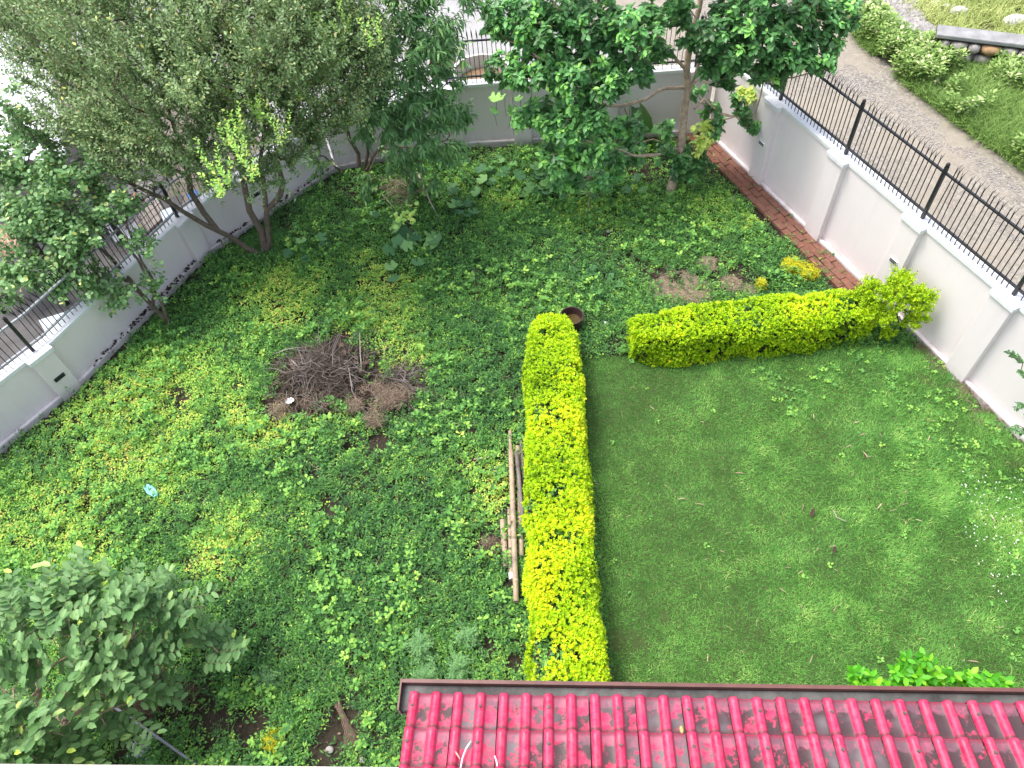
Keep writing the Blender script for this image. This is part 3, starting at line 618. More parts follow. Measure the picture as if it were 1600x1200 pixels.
# ================================================================== golden hedges
def hedge(name, P0, P1, w, h, label, seed, nleaf, taper=0.0, sparse=0.0, wob=.075, thin=()):
    P0 = np.asarray(P0[:2]); P1 = np.asarray(P1[:2]); L = np.linalg.norm(P1-P0); d = (P1-P0)/L; s = np.array([-d[1], d[0]])
    root = empty(name, (*P0, 0), label, 'hedge', 'golden clipped hedges')
    # points on a rounded box surface
    def surf(n, inset=0.0):
        per = w+2*h; q = rng.uniform(0, per, n); u = rng.uniform(-.02, 1.02, n)
        endn = rng.random(n) < (w*h)/(per*L)*3.4
        lat = np.where(q < h, -w/2, np.where(q < h+w, q-h-w/2, w/2)); z = np.where(q < h, q, np.where(q < h+w, h, per-q))
        nl_ = np.stack([np.zeros(n), np.where(q < h, -1, np.where(q < h+w, 0, 1)), np.where((q >= h) & (q < h+w), 1, 0)], 1).astype(float)
        # round the shoulders
        rr = .16; ex = np.clip(np.abs(lat)-(w/2-rr), 0, None); ez = np.clip(z-(h-rr), 0, None); e = np.hypot(ex, ez); k = e > rr*.98
        f = np.where(k, rr/np.maximum(e, 1e-6), 1); latn = np.sign(lat)*np.where(ex > 0, (w/2-rr)+ex*f, np.abs(lat)); zn = np.where(ez > 0, (h-rr)+ez*f, z)
        nl_ = np.where(k[:, None], np.stack([np.zeros(n), np.sign(lat)*ex, ez], 1)/np.maximum(e, 1e-6)[:, None], nl_)
        lat, z = latn, zn
        # ends
        us = rng.random(n) < .5
        lat2 = rng.uniform(-w/2+.06, w/2-.06, n); z2 = rng.uniform(0, h-.05, n)
        u = np.where(endn, np.where(us, 0, 1), u); lat = np.where(endn, lat2, lat); z = np.where(endn, z2, z)
        nl_ = np.where(endn[:, None], np.stack([np.where(us, -1, 1), 0*u, 0*u], 1), nl_)
        rnd = np.clip(np.minimum(u, 1-u)*L/.34, 0, 1); lat = lat*(.6+.4*np.sqrt(rnd)); z = z*(.88+.12*np.sqrt(rnd))
        lump = wob*(fnoise(u*L*1.2, q*.9, 2.2, seed)-.5)*2+.03*(vnoise(u*L, q, 9, seed)-.5)
        k = 1+taper*(u-.5)
        x = u*L; off = lump-inset
        if inset: x = np.where(endn, x, np.clip(x, inset+.05, L-inset-.05))
        p = P0+d*(x+nl_[:, 0]*off)[:, None]+s*((lat*k+nl_[:, 1]*off))[:, None]
        nw = nl_[:, :1]*np.array([*d, 0])+nl_[:, 1:2]*np.array([*s, 0])+nl_[:, 2:]*np.array([0, 0, 1])
        return np.column_stack([p, z+nl_[:, 2]*off+.02]), nw, u, q
    nt_ = nleaf//6; P_, Nn, u, q = surf(nt_); P_ -= Nn*(np.abs(rng.normal(0, .035, nt_)))[:, None]
    hole = fnoise(u*L, q, 3.2, seed+11); keep = (hole > .28+sparse) | (rng.random(nt_) < .25)
    for tx_, ty_, tz_, tr_ in thin:
        dq = np.linalg.norm(P_-U(tx_, ty_, tz_), axis=1)/tr_+.6*(vnoise(P_[:, 0]+P_[:, 2], P_[:, 1], 12, 3)-.5); keep &= rng.random(nt_) > np.clip(1.35-dq, 0, .88)
    P_, Nn, u, q, hole = P_[keep], Nn[keep], u[keep], q[keep], hole[keep]; nt_ = len(P_)
    gr = unit(Nn*.8+np.array([0, 0, .55])+rng.normal(0, .35, P_.shape))
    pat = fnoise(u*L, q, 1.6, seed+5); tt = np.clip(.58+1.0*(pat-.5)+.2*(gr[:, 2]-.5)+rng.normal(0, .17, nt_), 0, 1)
    LPs = np.repeat(P_, 6, 0)+np.repeat(gr, 6, 0)*rng.uniform(0, .03, (nt_*6, 1)); G = np.repeat(gr, 6, 0)
    Dv = divergent(G, .6, 6); n = len(LPs); tt = np.clip(np.repeat(tt, 6)+rng.normal(0, .1, n), 0, 1)
    V, Fc = inst(TINY, TINYF, LPs, frames(Dv, rng.normal(0, .6, n)), np.stack([rng.uniform(.022, .038, n)]*2+[np.full(n, .03)], 1)*np.array([1, 1.15, 1]))
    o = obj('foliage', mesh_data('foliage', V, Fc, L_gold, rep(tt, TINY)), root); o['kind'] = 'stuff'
    # shaded inner leaves, green
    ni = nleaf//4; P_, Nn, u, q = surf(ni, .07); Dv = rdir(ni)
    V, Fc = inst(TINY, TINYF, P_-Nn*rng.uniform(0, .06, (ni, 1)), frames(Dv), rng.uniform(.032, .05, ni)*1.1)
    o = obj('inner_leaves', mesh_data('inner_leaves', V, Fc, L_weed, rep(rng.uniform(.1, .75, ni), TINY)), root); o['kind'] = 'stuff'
    # woody framework
    nst = int(L*9); bx = rng.uniform(0.02, .98, nst)*L; by = rng.normal(0, w*.12, nst); base = np.column_stack([P0+d*bx[:, None]+s*by[:, None], np.zeros(nst)])
    no = nst*16; bi = rng.integers(0, nst, no); E, _, _, _ = surf(no, .08); near = np.abs(((E[:, :2]-P0)@d)[:, None]-bx[None]).argmin(1); B0 = base[near]; Bm = B0*.55+E*.45+rng.normal(0, .03, E.shape); Bm[:, 2] = np.abs(Bm[:, 2])
    V1, F1 = frusta(B0, Bm, np.full(no, .007), np.full(no, .004), 3); V2, F2 = frusta(Bm, E, np.full(no, .004), np.full(no, .0015), 3)
    o = obj('branches', mesh_data('branches', np.vstack([V1, V2]), np.vstack([F1, F2+len(V1)]), M_twig, smooth=True), root); o['kind'] = 'stuff'
    # leaf litter and twigs packed in the middle keep light out, as in a clipped hedge
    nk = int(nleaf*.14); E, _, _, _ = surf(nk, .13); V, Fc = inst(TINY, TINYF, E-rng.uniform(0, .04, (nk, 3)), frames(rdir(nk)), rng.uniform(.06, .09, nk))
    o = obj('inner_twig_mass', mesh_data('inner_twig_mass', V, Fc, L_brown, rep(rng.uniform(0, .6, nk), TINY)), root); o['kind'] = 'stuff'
    return root
hb = .72
a = (U(824, 490, hb)+U(894, 490, hb))/2; c = (U(824, 1080, hb)+U(948, 1080, hb))/2
hedge('hedge', a+[0, -.05, 0], c+(c-a)*.10, .66, hb, 'long bright golden hedge running between the weeds and the lawn', 3, 130000, .14, thin=[(824, 800, .5, .2), (838, 1010, .7, .24), (870, 770, .7, .12), (895, 585, .6, .1), (835, 1060, .6, .15)])
h2 = .66; a = U(988, 482, h2)-[0, .27, 0]; c = U(1352, 446, h2)-[0, .27, 0]
hedge('hedge', a, c, .54, h2, 'bright golden hedge along the top edge of the lawn, right of the bucket', 21, 66000, 0, .0, thin=[(1320, 505, .3, .2), (1330, 470, .6, .15), (1180, 500, .4, .1)])
# loose sparse bush at its wall end
b0 = U(1408, 520); hb2 = empty('golden_bush', b0, 'loose sparse golden bush leaning on the pink wall at the hedge end', 'bush')
A = lobe_points([(1400, 458, .85, .24, 60), (1438, 468, .85, .18, 44), (1380, 490, .6, .16, 30), (1425, 500, .5, .16, 20), (1385, 520, .25, .08, 8), (1360, 450, .8, .14, 24), (1365, 480, .6, .15, 20), (1340, 460, .7, .12, 14), (1410, 440, .9, .18, 20)])
pos, par, cnt, tips = grow([[b0, up(1402, 495, .3), up(1405, 470, .6)]], A, .08)
o0 = np.repeat(pos[tips], 5, 0); tw, LP, LD = shoots(o0, unit(rdir(len(o0))+[0, 0, .4]), rng.uniform(.05, .12, len(o0)), 12, 2, .002)
wood(hb2, pos, par, cnt, .002, .42, .012, M_twig, extra=tw); n = len(LP)
foliage(hb2, TINY, TINYF, LP, divergent(LD, .6, 12), rng.uniform(.022, .036, n), np.clip(rng.normal(.5, .2, n), 0, 1), L_gold, .6, 1.15)
# ================================================================== ground cover
bare = [(798, 740, .10), (797, 800, .12), (796, 860, .14), (800, 915, .1), (285, 625, .20), (520, 585, .72), (600, 620, .5), (435, 640, .22), (470, 600, .35), (590, 695, .22), (510, 800, .22), (480, 830, .15), (1060, 455, .55), (1105, 420, .3), (1150, 445, .3), (540, 1140, .3), (500, 1175, .3), (330, 1120, .3), (220, 1140, .45), (400, 1130, .25),
        (765, 850, .18), (745, 500, .06, .6), (950, 375, .2, .7), (1010, 270, .6, .7), (1080, 250, .5, .7), (760, 1020, .15), (800, 1040, .1), (450, 355, .25, .6), (760, 245, .5, .6), (320, 780, .08), (380, 610, .12, .7), (300, 980, .1, .6), (960, 540, .2, .6), (250, 1060, .25), (630, 350, .3, .4), (550, 300, .4, .6)]
bright = [(200, 640, 1.1), (330, 600, .8), (100, 800, .9), (250, 720, .9), (600, 480, .8), (440, 480, .8), (420, 690, .4), (770, 760, .4), (900, 330, .7), (1100, 330, .6), (620, 560, .5), (30, 860, .7), (350, 850, .5), (130, 900, .7), (1180, 360, .5), (800, 320, .5)]
dark = [(600, 900, 1.0), (560, 760, .8), (760, 600, .6), (720, 420, .8), (200, 690, .35), (460, 320, .8), (380, 440, .5), (640, 800, .8), (350, 1000, .8), (760, 520, .6), (90, 740, .4), (200, 790, .35), (880, 560, .4), (940, 440, .4), (1200, 420, .4), (450, 900, .6)]
wp = [LW[0][0]+[.1, 0]]+[LW[1][0]+[.06, -.03], LW[2][0]+[.06, -.05], LW[3][0]+[.05, -.08], LW[4][0]+[0, -.1], RA+[-.1, -.15], g2(1350, 458), g2(1430, 540), g2(1400, 548), g2(898, 565), g2(955, 1075), g2(985, 1300), np.array([-5.5, .6])]
edge_pts = [LW[i][0] for i in range(5)]+[RA]
def edist(P):                               # distance to the left/back wall foot
    r = np.full(len(P), 9.0)
    for i in range(len(edge_pts)-1):
        a, b_ = edge_pts[i], edge_pts[i+1]; d = b_-a; t_ = np.clip(((P-a)@d)/d.dot(d), 0, 1); r = np.minimum(r, np.linalg.norm(P-(a+t_[:, None]*d), axis=1))
    d = (P-RA)@(-OUT); r = np.minimum(r, np.where(P[:, 1] > 6.8, np.abs(d)-.34, 9)); return r
def weeds(n):
    P_ = scatter(wp, n); kb = blobs(P_, bare); ed = edist(P_)+.15*(vnoise(P_[:, 0], P_[:, 1], 5, 3)-.5)
    patch = fnoise(P_[:, 0], P_[:, 1], 1.1, 31); fine = vnoise(P_[:, 0], P_[:, 1], 7, 33)
    keep = (rng.random(n) > kb*.93) & (rng.random(n) < np.clip((ed-.03)/.22, 0.04, 1)) & (rng.random(n) < .45+1.1*fine)
    return P_[keep], patch[keep], fine[keep]
# tufts of small clover-like leaves (bright) and narrow-leaved weeds (darker, taller)
P_, patch, fine = weeds(105000); br = blobs(P_, bright); dk = blobs(P_, dark)
sp_ = np.clip(.5+.9*(br-dk)*.6+1.3*(patch-.5), 0, 1); is_cl = rng.random(len(P_)) < sp_*.85+.08
shade = .75*blobs(P_, [(430, 330, .9), (560, 300, 1.0), (900, 280, 1.0), (1040, 270, .9), (150, 560, .8), (1000, 250, .9)])  # painted shade beneath the trees, lowers the weed tint
def tuft(P_, k, hlo, hhi, hmul, T, TF, slo, shi, wid, flat, base_t, sd, trel, mat, nm, lab, cat):
    n = len(P_); z = gz(P_[:, 0], P_[:, 1]); hh = rng.uniform(hlo, hhi, n)*hmul; tt = base_t+rng.normal(0, .10, n)
    dirs = rdir(n*k, flat[0], flat[1]); o0 = np.repeat(np.column_stack([P_, z+hh]), k, 0)+dirs*rng.uniform(0, .025, (n*k, 1))
    o0[:, 2] = np.maximum(o0[:, 2], .03); s_ = rng.uniform(slo, shi, n*k)*np.repeat(.8+.4*rng.random(n), k)
    ti = np.clip(np.repeat(tt, k)+rng.normal(0, sd, n*k), 0, 1)
    V, Fc = inst(T, TF, o0, frames(dirs, rng.normal(0, .4, n*k)), np.stack([s_, s_*wid, s_], 1))
    o = obj(nm, mesh_data(nm, V, Fc, mat, rep(ti, T))); tag(o, lab, cat, kind='stuff'); return o
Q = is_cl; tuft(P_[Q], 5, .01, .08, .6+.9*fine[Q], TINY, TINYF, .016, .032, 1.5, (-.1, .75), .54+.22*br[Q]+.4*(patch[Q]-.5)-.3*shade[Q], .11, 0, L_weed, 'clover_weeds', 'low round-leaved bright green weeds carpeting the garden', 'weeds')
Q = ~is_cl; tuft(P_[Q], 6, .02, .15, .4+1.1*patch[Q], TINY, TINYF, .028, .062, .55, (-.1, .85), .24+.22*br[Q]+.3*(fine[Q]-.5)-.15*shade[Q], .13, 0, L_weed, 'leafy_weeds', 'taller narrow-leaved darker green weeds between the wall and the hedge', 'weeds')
# broader-leaved weeds in groups
P_ = scatter(wp, 7000); kb = blobs(P_, bare); pn = fnoise(P_[:, 0], P_[:, 1], 1.6, 55); P_ = P_[(kb < .3) & (pn > .52) & (edist(P_) > .25)]
tuft(P_, 9, .06, .2, 1, ROUND, ROUNDF, .030, .058, .75, (-.1, .7), np.full(len(P_), .48), .12, 0, L_weed, 'broad_weeds', 'broader-leaved weeds rising above the low carpet', 'weeds')
# grass tufts in the weeds
P_ = scatter(wp, 26000); pn = fnoise(P_[:, 0], P_[:, 1], 1.3, 66); kb = blobs(P_, bare); P_ = P_[(pn > .5) & (kb < .5) & (edist(P_) > .12)]
k = 3; n = len(P_)*k; d = rdir(n, .3, 1); o0 = np.repeat(np.column_stack([P_, gz(P_[:, 0], P_[:, 1])]), k, 0)
V, Fc = inst(BLADE2, BLADE2F, o0, frames(d), np.stack([rng.uniform(.08, .19, n), np.full(n, .006), np.full(n, .15)], 1))
tag(obj('wild_grass', mesh_data('wild_grass', V, Fc, L_grass, rep(np.clip(rng.normal(.6, .15, n), 0, 1), BLADE2))), 'thin wild grass blades growing up through the weeds', 'grass', kind='stuff')
# lawn blades
P_ = scatter(lawn, 300000); P_ = P_[P_[:, 1] > .9]
lb = blobs(P_, [(1040, 970, .08), (965, 1010, .12), (995, 1010, .08), (1440, 600, .12), (1520, 640, .15), (1460, 560, .2, .9), (1500, 600, .15, .9), (1590, 720, .2, .8)])
fr1 = fnoise(P_[:, 0], P_[:, 1], 1.7, 71); fr2 = vnoise(P_[:, 0], P_[:, 1], 8, 72); keep = rng.random(len(P_)) > lb*.92; P_, fr1, fr2 = P_[keep], fr1[keep], fr2[keep]
n = len(P_); right = np.clip((P_[:, 0]-2.2)/2.5, 0, 1); hh = rng.uniform(.025, .055, n)*(1+.8*right*fr1)*(.7+.6*fr1)
lean = np.stack([vnoise(P_[:, 0], P_[:, 1], 3, 73)-.5, vnoise(P_[:, 0], P_[:, 1], 3, 74)-.5, 0*fr1], 1)*1.6
d = unit(rdir(n, .25, 1)+lean); ti = np.clip(.43+.5*(fr1-.45)+.35*(fr2-.5)+.3*(vnoise(P_[:, 0], P_[:, 1], 3.6, 75)-.5)+rng.normal(0, .19, n)+.05*right+np.where(rng.random(n) < .006, .5, 0), 0, .97)
V, Fc = inst(BLADE, BLADEF, np.column_stack([P_, np.full(n, .08)]), frames(d), np.stack([hh, rng.uniform(.004, .0075, n), hh], 1))
tag(obj('lawn_grass', mesh_data('lawn_grass', V, Fc, L_grass, rep(ti, BLADE))), 'fine mown green grass of the lawn between the hedges and the pink wall', 'grass', kind='stuff')
# longer stray blades at the right and bottom of the lawn
P_ = scatter(lawn, 9000); P_ = P_[(rng.random(len(P_)) < np.clip((P_[:, 0]-1.6)/3.5+.12+.3*(2.2-P_[:, 1] > 0), 0, 1)) & (P_[:, 1] > .9)]; n = len(P_); d = rdir(n, .15, .9)
V, Fc = inst(BLADE2, BLADE2F, np.column_stack([P_, np.full(n, .08)]), frames(d), np.stack([rng.uniform(.05, .12, n), np.full(n, .0035), np.full(n, .2)], 1))
tag(obj('long_grass', mesh_data('long_grass', V, Fc, L_grass, rep(np.clip(rng.normal(.62, .18, n), 0, 1), BLADE2))), 'longer stray grass blades bent over the lawn towards the wall', 'grass', kind='stuff')
# weeds spreading into the lawn along the wall
pl = [(1290, 590, .25), (1390, 610, .3), (1480, 640, .35), (1420, 700, .3), (1500, 710, .35), (1560, 690, .3), (1530, 780, .25), (1590, 770, .3), (1405, 840, .06), (1200, 600, .2), (1350, 560, .3), (1460, 575, .3), (1520, 600, .3), (1125, 830, .05), (1020, 815, .05), (1585, 880, .2), (1590, 1010, .2), (1390, 730, .12), (1240, 640, .2)]
P_ = scatter(lawn, 9000); w_ = blobs(P_, pl); P_ = P_[rng.random(len(P_)) < w_*.55]; P_ = np.vstack([P_, scatter(lawn, 60)])
n = len(P_); k = 6; d = rdir(n*k, .0, .6); o0 = np.repeat(np.column_stack([P_, np.full(n, .11)]), k, 0)+d*.008; s_ = np.repeat(rng.uniform(.016, .036, n), k)
V, Fc = inst(ROUND, ROUNDF, o0, frames(d), np.stack([s_, s_*.85, s_], 1))
tag(obj('lawn_weeds', mesh_data('lawn_weeds', V, Fc, L_weed, rep(np.clip(np.repeat(rng.uniform(.3, .7, n), k)+rng.normal(0, .06, n*k), 0, 1), ROUND))), 'scattered light green broadleaf weeds in the lawn near the pink wall', 'weeds', kind='stuff')
# tiny white flowers bottom right
M_flower = plain('white_petal', (.75, .77, .70), .6, .2, .05, 10, 0)
P_ = scatter([g2(1490, 740), g2(1600, 760), g2(1600, 900), g2(1560, 960), g2(1500, 860)], 90); k = 5; n = 90*k; d = rdir(n, .0, .3); o0 = np.repeat(np.column_stack([P_, np.full(90, .15)]), k, 0)
V, Fc = inst(TINY, TINYF, o0, frames(d), np.full(n, .011)); tag(obj('white_flowers', mesh_data('white_flowers', V, Fc, M_flower)), 'sprinkle of tiny white flowers in the lawn by the right edge', 'flowers', kind='stuff')
# moss, straw, dead leaves patches
def strands(nm, L_, n, mat, lab, cat, lo=.06, hi=.16, th=.0022, z=.05, zr=.03, t0=(0, 1), flat=.25):
    cs = []; 
    for px, py, r, w_ in L_: cs.append(np.column_stack([U(px, py)[:2]+rdir(int(n*w_))[:, :2]*np.sqrt(rng.random((int(n*w_), 1)))*r]))
    P_ = np.vstack(cs); P_ = P_[vnoise(P_[:, 0], P_[:, 1], 7, 44)+.3*rng.random(len(P_)) > .45]; m_ = len(P_); d = rdir(m_, -flat, flat); L2 = rng.uniform(lo, hi, m_)
    V, Fc = inst(ST, STF, np.column_stack([P_, z+rng.random(m_)*zr])-d*L2[:, None]/2, frames(d), np.stack([L2, np.full(m_, th), np.full(m_, th)], 1))
    return tag(obj(nm, mesh_data(nm, V, Fc, mat, rep(rng.uniform(*t0, m_), ST))), lab, cat, kind='stuff')
strands('dry_straw', [(1060, 455, .32, 1), (1035, 460, .2, .4), (1105, 420, .14, .4), (1085, 462, .25, .6), (1140, 450, .15, .2), (1170, 460, .1, .1)], 3000, L_dry, 'pale dry straw lying on bare ground behind the golden hedge', 'straw', z=.08, t0=(.6, 1))
strands('straw_litter', [(595, 632, .26, 1), (560, 645, .14, .3), (625, 632, .2, .5), (590, 665, .16, .3), (445, 650, .18, .3), (500, 630, .3, .4)], 1000, L_dry, 'reddish straw strewn on the near side of the brush pile', 'straw', z=.11, zr=.14, t0=(.25, .95))
strands('yellow_dodder', [(1240, 432, .17, 1), (1258, 440, .15, .6), (1228, 428, .1, .4), (1185, 458, .07, .2)], 1500, L_moss, 'mat of yellow thread-like dodder beside the brick strip', 'vine', .04, .1, .003, .10, .16, flat=.5)
strands('yellow_dodder', [(432, 1160, .11, 1)], 420, L_moss, 'small clump of yellow threads near the bottom, right of the flat stone', 'vine', .04, .1, .003, .06, .1, flat=.5)
strands('dead_stems', [(230, 1095, .25, 1), (250, 1075, .2, .6), (300, 1090, .15, .4), (190, 1120, .2, .3)], 500, L_dry, 'tangle of dead brown stems in the shade beneath the guava bush', 'twigs', .1, .3, .002, .06, .12, (0, .6), .5)
strands('dead_stems', [(768, 860, .12, 1)], 260, L_dry, 'clump of dead grass beside the short bamboo pole', 'dead grass', .08, .2, .002, .06, .14, (.1, .9), .7)
strands('dead_stems', [(640, 320, .3, 1), (620, 310, .2, .5)], 160, L_dry, 'loose bleached dead stalks under the drooping tree', 'stalks', .2, .5, .003, .05, .3, (.3, 1), .4)
strands('wall_foot_litter', [(1540, 655, .25, 1), (1500, 615, .2, .6), (1465, 575, .2, .6), (1440, 550, .15, .4)], 350, L_dry, 'dry litter on bare soil along the foot of the pink wall', 'litter', .03, .08, .003, .09, .02, (.1, .7), .2)
strands('dead_stems', [(px, py, 1.0, 1) for px, py in [(200, 700), (450, 750), (650, 850), (350, 900), (600, 500), (950, 400), (1100, 370), (700, 650), (550, 1000)]], 70, L_dry, 'scattered dead stems and straws lying on the weeds', 'stems', .08, .25, .0022, .10, .06, (.3, 1), .2)
# dead leaves along the left wall plinth, and litter on bare soil
def litter(nm, P_, z, s0, s1, mat, lab, cat, t0=(0, 1), T=ROUND, TF=ROUNDF):
    n = len(P_); d = rdir(n, -.3, .3); s_ = rng.uniform(s0, s1, n); V, Fc = inst(T, TF, np.column_stack([P_, z+rng.random(n)*.01]), frames(d, rng.normal(0, .6, n)), s_)
    return tag(obj(nm, mesh_data(nm, V, Fc, mat, rep(rng.uniform(*t0, n), T))), lab, cat, kind='stuff')
a, b_ = LW[1][0], LW[2][0]; u = rng.uniform(.05, .98, 220)**.8; q = a+(b_-a)*u[:, None]+nl[1]*rng.uniform(-.04, .02, (220, 1)); litter('fallen_leaves', q, .145, .02, .045, L_brown, 'dark fallen leaves lined up on the plinth of the left wall', 'leaves', (0, .4))
a, b_ = LW[2][0], LW[3][0]; u = rng.uniform(.1, .95, 110); q = a+(b_-a)*u[:, None]+nl[2]*rng.uniform(-.04, .02, (110, 1)); litter('fallen_leaves', q, .145, .02, .05, L_brown, 'few dark fallen leaves on the plinth behind the many-stemmed tree', 'leaves', (0, .5))
P_ = scatter(wp, 26000); kb = np.maximum(blobs(P_, bare), np.clip(1.2-edist(P_)*4, 0, 1)*.7); P_ = P_[rng.random(len(P_)) < kb*.8]
litter('soil_litter', P_, .06, .015, .045, L_brown, 'brown leaf litter on the bare dark soil patches', 'litter', (0, .9), TINY, TINYF)
# ================================================================== brush pile
M_palet = plain('grey_twig', (.27, .235, .215), .9, .15, .35, 9, .3)
def pile(nm, cx, cy, r, hgt_, ns, nlf, lab):
    c = U(cx, cy); a = rng.uniform(0, 6.28, ns); rr = r*rng.random(ns)**.7; x = c[0]+rr*np.cos(a)*1.15; y = c[1]+rr*np.sin(a)*.85; z = .05+hgt_*(1-(rr/r)**2)*rng.uniform(.2, 1, ns)*(.4+1.2*vnoise(x, y, 3.2, 7))
    d = unit(rdir(ns, -.35, .45)+np.array([0, 0, .05])); L2 = rng.uniform(.12, .65, ns); mid = rng.normal(0, .03, (ns, 3)); p0 = np.stack([x, y, z], 1)-d*L2[:, None]*.5; p0[:, 2] = np.maximum(p0[:, 2], .04)
    p1 = p0+d*L2[:, None]*.5+mid; p2 = p1+unit(d+rng.normal(0, .35, d.shape))*L2[:, None]*.5; th = rng.choice([.002, .003, .005, .008], ns, p=[.4, .35, .2, .05])
    V1, F1 = frusta(p0, p1, th, th*.8, 4); V2, F2 = frusta(p1, p2, th*.8, th*.3, 4)
    root = empty(nm, c, lab, 'brush pile')
    o = obj('dead_twigs', mesh_data('dead_twigs', np.vstack([V1, V2]), np.vstack([F1, F2+len(V1)]), M_twig2), root); o['kind'] = 'stuff'
    nb2 = ns//9; a = rng.uniform(0, 6.28, nb2); rr = r*rng.random(nb2)**.6; q0 = np.stack([c[0]+rr*np.cos(a), c[1]+rr*np.sin(a)*.8, .10+hgt_*(1-(rr/r)**2)*rng.uniform(.5, 1.1, nb2)], 1); d = rdir(nb2, -.2, .35); L2 = rng.uniform(.15, .5, nb2); q1 = q0+d*L2[:, None]*.5+rng.normal(0, .02, q0.shape); q2 = q1+unit(d+rng.normal(0, .4, d.shape))*L2[:, None]*.5; th = rng.uniform(.003, .0055, nb2)
    V1, F1 = frusta(q0, q1, th, th*.8, 4); V2, F2 = frusta(q1, q2, th*.8, th*.4, 4); o = obj('pale_twigs', mesh_data('pale_twigs', np.vstack([V1, V2]), np.vstack([F1, F2+len(V1)]), M_palet), root); o['kind'] = 'stuff'
    a = rng.uniform(0, 6.28, nlf); rr = r*1.05*rng.random(nlf)**.6; q = np.stack([c[0]+rr*np.cos(a)*1.15, c[1]+rr*np.sin(a)*.85, .06+hgt_*.7*(1-(rr/r/1.1)**2)*rng.uniform(.3, 1, nlf)], 1)
    V, Fc = inst(ROUND, ROUNDF, q, frames(rdir(nlf, -.5, .5), rng.normal(0, .8, nlf)), rng.uniform(.035, .10, nlf)); o = obj('dead_leaves', mesh_data('dead_leaves', V, Fc, L_brown, rep(rng.random(nlf)**1.5, ROUND)), root); o['kind'] = 'stuff'
    return root
pile('brush_pile', 510, 598, .68, .30, 1700, 2000, 'heap of dark dead twigs and dry leaves among the weeds')
pile('brush_pile', 628, 605, .38, .12, 520, 260, 'thin scatter of dead twigs on the right side of the main heap')
def stick(nm, pts, r, mat, lab, cat, grp=None, n=7):
    return tag(MB().tube([U(*p) for p in pts], np.linspace(r, r*.5, len(pts)), n).build(nm, mat, smooth=True), lab, cat, grp)
M_pale = plain('bleached_wood', (.38, .33, .28), .85, .2, .3, 20, .3)
stick('dead_branch', [(420, 556, .1), (450, 545, .18), (490, 540, .22)], .008, M_pale, 'pale bent stick lying over the far left rim of the brush pile', 'stick')
stick('dead_branch', [(455, 562, .28), (470, 578, .26), (484, 593, .2)], .008, M_pale, 'short grey stick crossing the left half of the brush pile', 'stick')
stick('dead_branch', [(562, 520, .2), (563, 555, .25), (565, 575, .2), (562, 582, .15)], .008, M_pale, 'long thin pale stick standing out at the far right of the brush pile', 'stick')
stick('dead_branch', [(545, 575, .3), (550, 610, .25), (556, 625, .15)], .007, M_pale, 'thin curved twig running down the near face of the brush pile', 'stick')
stick('dead_stalk', [(652, 268, .35), (672, 315, .2), (692, 352, .06)], .016, M_pale, 'thick bleached stalk leaning down from under the drooping tree', 'stalk')
stick('dead_stalk', [(594, 300, .2), (625, 335, .1), (640, 350, .06)], .010, M_pale, 'thinner pale stalk left of the thick bleached stalk', 'stalk')
stick('withered_plant', [(742, 420, .2), (748, 455, .14), (747, 480, .1), (746, 508, .06)], .014, M_twig, 'dark withered plant standing in the weeds beyond the end of the long hedge', 'plant')
stick('sapling_pole', [(918, 345, .03), (922, 290, .5), (930, 230, 1.1)], .010, M_pale, 'slim grey pole rising from the weeds into the broad-leaved tree', 'pole')
# ================================================================== squash vines
def squash(nm, spots, lab, smin=.12, smax=.22, zlo=.16, zhi=.30, mat=None, droop=(-.1, .35), jitter=.0):
    c = U(*spots[0][:2]); root = empty(nm, c, lab, 'vine'); mat = mat or L_squash; var = [mesh_data('leaf', LOBE, LOBEF, mat, np.full(len(LOBE), q)) for q in (.15, .35, .55, .75, .95)]
    mb = MB()
    for s_ in spots:
        px, py = s_[:2]; z = s_[2] if len(s_) > 2 else random.uniform(zlo, zhi); p = U(px, py, z); d = rdir(1, *droop)[0]; d[1] -= .5; d /= np.linalg.norm(d)
        o = bpy.data.objects.new('leaf', random.choice(var)); link(o, root); k = random.uniform(smin, smax); Mx = frames(d[None], rng.normal(0, .3, 1))[0]*k
        Mm = Matrix([list(x) for x in Mx]).to_4x4(); Mm.translation = Vector(p)-root.location; o.matrix_basis = Mm
        g = p-np.array([rng.normal(0, .05), rng.normal(0, .05), min(z, .35)]); mb.tube([p+d*k*.05, (p+g)/2+d*.02, g], .004, 4)
    mb.build('stems', L_stem, root)['kind'] = 'stuff'
L_stem = plain('green_stem', (.10, .17, .06), .6, .3, .2, 10, 0)
squash('squash_vine', [(620, 430), (610, 400), (650, 405), (622, 388), (608, 410), (655, 380), (672, 375), (640, 370), (668, 388), (655, 365), (630, 358), (612, 362), (670, 362), (640, 392)], 'patch of large round squash leaves around the thin yellow-topped sapling', .17, .25)
squash('squash_vine', [(470, 372), (500, 385), (480, 398), (455, 400), (492, 366), (510, 370), (478, 402), (512, 378)], 'small group of round squash leaves right of the many-stemmed trunk', .13, .18)
squash('squash_vine', [(880, 380), (895, 395), (870, 435), (885, 430), (925, 415), (922, 430), (910, 445), (935, 450), (955, 465), (862, 430), (950, 430), (900, 420), (960, 445)], 'straggling round leaves among the weeds above the bucket', .09, .15, .08, .14)
sp2 = [(random.uniform(735, 880), random.uniform(248, 300)) for _ in range(46)]+[(random.uniform(880, 1000), random.uniform(262, 305)) for _ in range(22)]+[(random.uniform(700, 740), random.uniform(285, 335)) for _ in range(12)]
squash('squash_vine', sp2, 'dense bank of dark round squash leaves along the foot of the back wall', .12, .2, .1, .3)
squash('squash_vine', [(585, 300), (590, 318), (582, 330), (580, 310), (592, 338)], 'few round squash leaves left of the bleached stalks', .11, .16)
